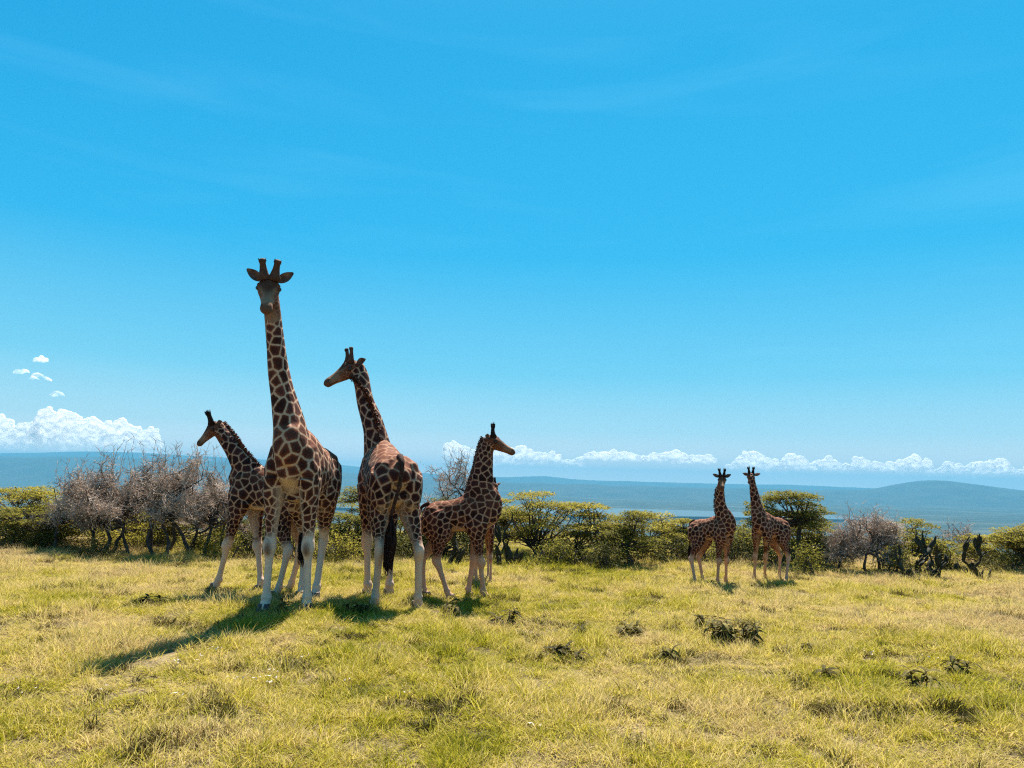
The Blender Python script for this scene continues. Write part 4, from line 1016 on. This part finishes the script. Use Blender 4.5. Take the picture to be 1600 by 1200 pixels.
def tuft(seed, n, h, spread, lean_, wd, dry):
    rng = np.random.RandomState(seed); V = []; Fc = []; A = []
    for i in range(n):
        r = spread * math.sqrt(rng.rand()); a = rng.rand() * 6.283; bx, by = r * math.cos(a), r * math.sin(a)
        a2 = a + rng.randn() * 1.3; ln_ = lean_ * (.3 + 1.1 * rng.rand()); hh = h * (.45 + .75 * rng.rand()); dx, dy = math.cos(a2), math.sin(a2)
        wv = wd * (.6 + .7 * rng.rand()); fa = rng.rand() * 3.14; ox, oy = math.cos(fa) * wv, math.sin(fa) * wv
        shade = rng.rand() * .75 + (.25 if rng.rand() < dry else 0); b = len(V)
        cur = rng.randn() * .25
        for t, tw_ in ((0, 1), (.4, .85), (.75, .55), (1, 0)):
            px_ = bx + dx * ln_ * hh * t ** 1.7 + cur * dy * hh * t * t; py_ = by + dy * ln_ * hh * t ** 1.7 - cur * dx * hh * t * t; pz = hh * (t - .28 * ln_ * t * t) - .01
            if t < 1: V += [(px_ - ox * tw_, py_ - oy * tw_, pz), (px_ + ox * tw_, py_ + oy * tw_, pz)]; A += [shade, shade]
            else: V.append((px_, py_, pz)); A.append(shade)
        Fc += [(b, b + 1, b + 3, b + 2), (b + 2, b + 3, b + 5, b + 4), (b + 4, b + 5, b + 6)]
    me = bpy.data.meshes.new('grass_tuft'); me.from_pydata(V, [], Fc); me.update()
    at_ = me.attributes.new('blade', 'FLOAT', 'POINT'); at_.data.foreach_set('value', A); me.materials.append(M['grass']); return me

GCOL = bpy.data.collections.new('tufts')            # prototypes only, not linked to the scene
protos = [tuft(1, 70, .10, .13, .9, .0036, .3), tuft(2, 70, .085, .15, 1.4, .0038, .3), tuft(3, 60, .13, .12, 1.1, .0034, .5), tuft(4, 80, .075, .16, 1.7, .0040, .5),
          tuft(5, 36, .20, .10, .7, .0022, .9), tuft(6, 60, .07, .17, 1.9, .0030, .8)]
# drier, darker clumps: brown leafy herbs among the blades
M['grass_dark'] = grass_mat('grass_dark', [(.02, .018, .004), (.05, .042, .008), (.10, .075, .016), (.20, .13, .05)], .25)
for q in (tuft(11, 60, .10, .09, 1.0, .0050, .4), tuft(12, 50, .08, .12, 1.7, .0060, .6)):
    q.materials.clear(); q.materials.append(M['grass_dark']); protos.append(q)
for i, me in enumerate(protos):
    o = bpy.data.objects.new('grass_tuft_%02d' % i, me); GCOL.objects.link(o)
rng = np.random.RandomState(77)
PTS = []; 
def add_pts(y0, y1, dens, fn=None):
    xs = lambda y: 0.70 * y + .8
    n = int((y1 - y0) * 2 * xs((y0 + y1) / 2) * dens)
    for _ in range(n):
        y = y0 + (y1 - y0) * rng.rand(); x = (rng.rand() * 2 - 1) * xs((y0 + y1) / 2 + .5 * (y1 - y0))
        if mnoise.noise(Vector((x * 1.3 + 20, y * 1.3, 1))) + .6 * mnoise.noise(Vector((x * 4, y * 4, 8))) < -.42 and rng.rand() < .72: continue
        PTS.append((x, y))
add_pts(3.2, 8, 105); add_pts(8, 13, 95); add_pts(13, 19, 80); add_pts(19, 27, 30)
n = len(PTS); co_ = np.zeros((n, 3)); scl = np.zeros((n, 3)); rotv = np.zeros((n, 3)); idx = np.zeros(n, np.int32)
for i, (x, y) in enumerate(PTS):
    f1 = mnoise.noise(Vector((x * .8, y * .8, 0))); f2 = mnoise.noise(Vector((x * 2.3, y * 2.3, 7)))
    co_[i] = (x, y, ground_z(x, y)); s_ = (.85 + .6 * f1 + .7 * f2 + .3 * rng.rand()) * (1 if y < 13 else 1.1); s_ = max(.4, s_)
    scl[i] = (1.0, 1.0, s_); rotv[i] = (rng.randn() * .12, rng.randn() * .12, rng.rand() * 6.283)
    r_ = rng.rand(); f3 = mnoise.noise(Vector((x * 1.1 + 9, y * 1.1, 3))) + .5 * mnoise.noise(Vector((x * 3.5, y * 3.5, 5)))
    dk = r_ > (.965 - (.38 if f3 > .34 else 0)); idx[i] = (6 + (r_ > .985)) if dk else 4 if r_ < .09 else (2 if r_ < .25 + .3 * f1 else rng.choice([0, 1, 3, 5]))
gm = bpy.data.meshes.new('meadow_grass'); gm.vertices.add(n); gm.vertices.foreach_set('co', co_.astype(np.float32).ravel())
for nm_, ty, arr in (('scl', 'FLOAT_VECTOR', scl), ('rotv', 'FLOAT_VECTOR', rotv)):
    a_ = gm.attributes.new(nm_, ty, 'POINT'); a_.data.foreach_set('vector', arr.astype(np.float32).ravel())
a_ = gm.attributes.new('idx', 'INT', 'POINT'); a_.data.foreach_set('value', idx)
go = bpy.data.objects.new('meadow_grass', gm); COL.objects.link(go)
tag(go, 'dense yellow green and straw coloured grass covering the meadow', 'grass', kind='stuff')
ng = bpy.data.node_groups.new('scatter', 'GeometryNodeTree')
ng.interface.new_socket('Geometry', in_out='INPUT', socket_type='NodeSocketGeometry'); ng.interface.new_socket('Geometry', in_out='OUTPUT', socket_type='NodeSocketGeometry')
gi = ng.nodes.new('NodeGroupInput'); gout = ng.nodes.new('NodeGroupOutput'); ip = ng.nodes.new('GeometryNodeInstanceOnPoints'); ci = ng.nodes.new('GeometryNodeCollectionInfo')
ci.inputs['Collection'].default_value = GCOL; ci.inputs['Separate Children'].default_value = True; ci.inputs['Reset Children'].default_value = True
def named(nm_, ty):
    q = ng.nodes.new('GeometryNodeInputNamedAttribute'); q.data_type = ty; q.inputs['Name'].default_value = nm_; return q
na_, nb_, nc_ = named('scl', 'FLOAT_VECTOR'), named('rotv', 'FLOAT_VECTOR'), named('idx', 'INT')
e2r = ng.nodes.new('FunctionNodeEulerToRotation')
lk = ng.links.new
lk(gi.outputs[0], ip.inputs['Points']); lk(ci.outputs[0], ip.inputs['Instance']); ip.inputs['Pick Instance'].default_value = True
lk(nc_.outputs[0], ip.inputs['Instance Index']); lk(nb_.outputs[0], e2r.inputs[0]); lk(e2r.outputs[0], ip.inputs['Rotation']); lk(na_.outputs[0], ip.inputs['Scale'])
lk(ip.outputs[0], gout.inputs[0])
gmod = go.modifiers.new('scatter', 'NODES'); gmod.node_group = ng

# ------------------------------------------------------------------ broad-leaved weeds in the grass
def wleaf(L0, w0, droop):
    mb = MB(); V = []; Fc = []; n = 6
    for i in range(n + 1):
        t = i / n; ww = w0 * math.sin(min(1, t * .92 + .08) * math.pi) ** .8 + .001; x_ = L0 * t; z_ = L0 * (.35 * t - droop * t * t)
        V += [(x_, -ww, z_ + ww * .3), (x_, 0, z_), (x_, ww, z_ + ww * .3)]
    for i in range(n):
        for j in range(2): Fc.append((i * 3 + j, i * 3 + j + 1, i * 3 + j + 4, i * 3 + j + 3))
    mb.add(V, Fc); me = mb.mesh('leaf'); me.materials.append(M['weed_leaf']); return me
WL = [wleaf(.13, .019, .65), wleaf(.10, .016, .45), wleaf(.15, .02, .85)]
def weed(label, px, py, h_px, w_px, seed, nst=3, nl=10):
    rng = np.random.RandomState(seed); b = G(px, py); h = h_px / F * b.y * .85 + .02; sp_ = w_px / F * b.y / 2
    root = empty('broad_leaved_weed', (b.x, b.y, ground_z(b.x, b.y) - .03)); tag(root, label, 'weed', 'dark broad-leaved weeds in the meadow grass')
    for k in range(nst):
        bx, by = (rng.rand() * 2 - 1) * sp_ * .6, rng.randn() * sp_ * .3; hh = h * (.6 + .4 * rng.rand()); st = MB()
        top_ = Vector((bx * 1.3 + rng.randn() * .02, by + rng.randn() * .02, hh)); pts = bend(Vector((bx, by, 0)), top_, rng, .06, 3); st.tube(pts, [.007, .006, .005, .004], 5)
        link('stem', st.mesh('stem'), M['bark'], root)
        for i in range(nl):
            t = .35 + .65 * i / nl; p = Vector((bx, by, 0)).lerp(top_, t); o = bpy.data.objects.new('leaf', WL[rng.randint(3)]); COL.objects.link(o); o.parent = root
            o.location = p; o.rotation_euler = (rng.randn() * .25, -.5 * (t - .5) + rng.randn() * .3, i * 2.4 + rng.randn() * .4); s_ = (.7 + .6 * rng.rand()) * (1 if h > .16 else .75); o.scale = (s_, s_, s_)
weeds = [(1148, 1006, 46, 90, 7, 13, 'biggest dark weed clump, drooping leaves, in the grass below the small calves'), (1110, 982, 26, 46, 3, 8, 'smaller weed clump just left of the biggest one'), (788, 972, 30, 44, 3, 10, 'dark weed clump in the sunlit grass below the big cactus'),
         (712, 960, 26, 28, 2, 8, 'narrow dark weed below the hooves of the calf in profile'), (555, 962, 26, 36, 3, 9, 'dark weed left of the hooves of the giraffe seen from behind'), (430, 962, 30, 36, 2, 8, 'dark weed between the front hooves of the tall adult'),
         (222, 948, 24, 26, 2, 7, 'small dark weed at the far left in the dry grass'), (246, 944, 20, 24, 2, 6, 'small weed beside the one at the far left'), (888, 1022, 26, 70, 4, 9, 'flat dark weed patch in bright green grass'),
         (985, 990, 24, 50, 4, 8, 'loose weed patch between the biggest weed clump and the flat one'), (1044, 1030, 24, 26, 2, 7, 'small dark weed below the loose weed patch'), (1432, 1076, 34, 56, 2, 10, 'single upright weed with wide arching leaves'),
         (1300, 1064, 26, 34, 2, 8, 'dim weed left of the single upright weed'), (1250, 1024, 22, 60, 3, 8, 'low scattered weed right of the biggest clump'), (715, 942, 16, 26, 2, 7, 'little dark weed right at the calf in profile'),
         (206, 1112, 18, 26, 1, 5, 'lone small weed with two curved leaves in the straw coloured grass'), (900, 985, 20, 24, 1, 7, 'thin weed above the flat dark weed patch'), (330, 928, 16, 40, 3, 7, 'low weed under the forehoof of the striding young giraffe'),
         (1128, 918, 14, 34, 3, 7, 'dark leafy weed at the forefeet of the small staring calf'), (1176, 918, 14, 22, 2, 7, 'dark leafy weed at the forefoot of the calf beside the flat-topped acacia'), (585, 985, 18, 22, 1, 6, 'weed sprig below the giraffe seen from behind'),
         (1065, 868, 12, 30, 3, 6, 'weed at the foot of the dark bush near the staring calf'), (990, 884, 26, 50, 5, 6, 'brown twiggy weed clump in front of the crooked acacia'), (1506, 1056, 30, 46, 3, 7, 'dry brownish weed near the right side of the meadow')]
for i, (px, py, hp, wp, ns, nl, lb) in enumerate(weeds): weed(lb, px, py, hp, wp, 500 + i, ns + (1 if ns > 2 else 0) + (4 if ns > 6 else 0), nl + 5)
# scraps of pale litter
lm = MB(); rng = np.random.RandomState(9)
for (px, py, k_, sp_) in [(408, 1068, 9, .10), (430, 1075, 5, .06), (338, 1022, 5, .05), (272, 1044, 4, .06), (312, 1040, 3, .05), (358, 1072, 3, .04), (150, 1087, 3, .05), (30, 1090, 3, .04), (282, 1100, 3, .05), (478, 1034, 2, .03), (540, 1074, 2, .03), (633, 1092, 2, .03), (1352, 1030, 4, .06), (1452, 1036, 4, .06), (830, 1148, 3, .03)]:
    b = G(px, py)
    for _ in range(k_):
        c = b + Vector((rng.randn() * sp_, rng.randn() * sp_, .05 + .03 * rng.rand())); a = rng.rand() * 6.28; s_ = .012 + .012 * rng.rand(); tz = rng.rand() * .02
        lm.add([c + Vector((math.cos(a + q * 1.57) * s_ * (1 if q % 2 else .55), math.sin(a + q * 1.57) * s_ * (1 if q % 2 else .55), tz * (q % 2))) for q in range(4)] + [c + Vector((0, 0, -.003))], [(0, 1, 2, 3), (1, 0, 4), (2, 1, 4), (3, 2, 4), (0, 3, 4)])
M['litter'] = simple('litter', [(.3, (.5, .42, .34)), (.7, (.75, .68, .6))], 20, .8, trans=.3)
tag(link('leaf_litter', lm.mesh('leaf_litter'), M['litter']), 'scattered scraps of pale dry leaf litter in the grass', 'leaf litter', kind='stuff')
#@@END_GRASS
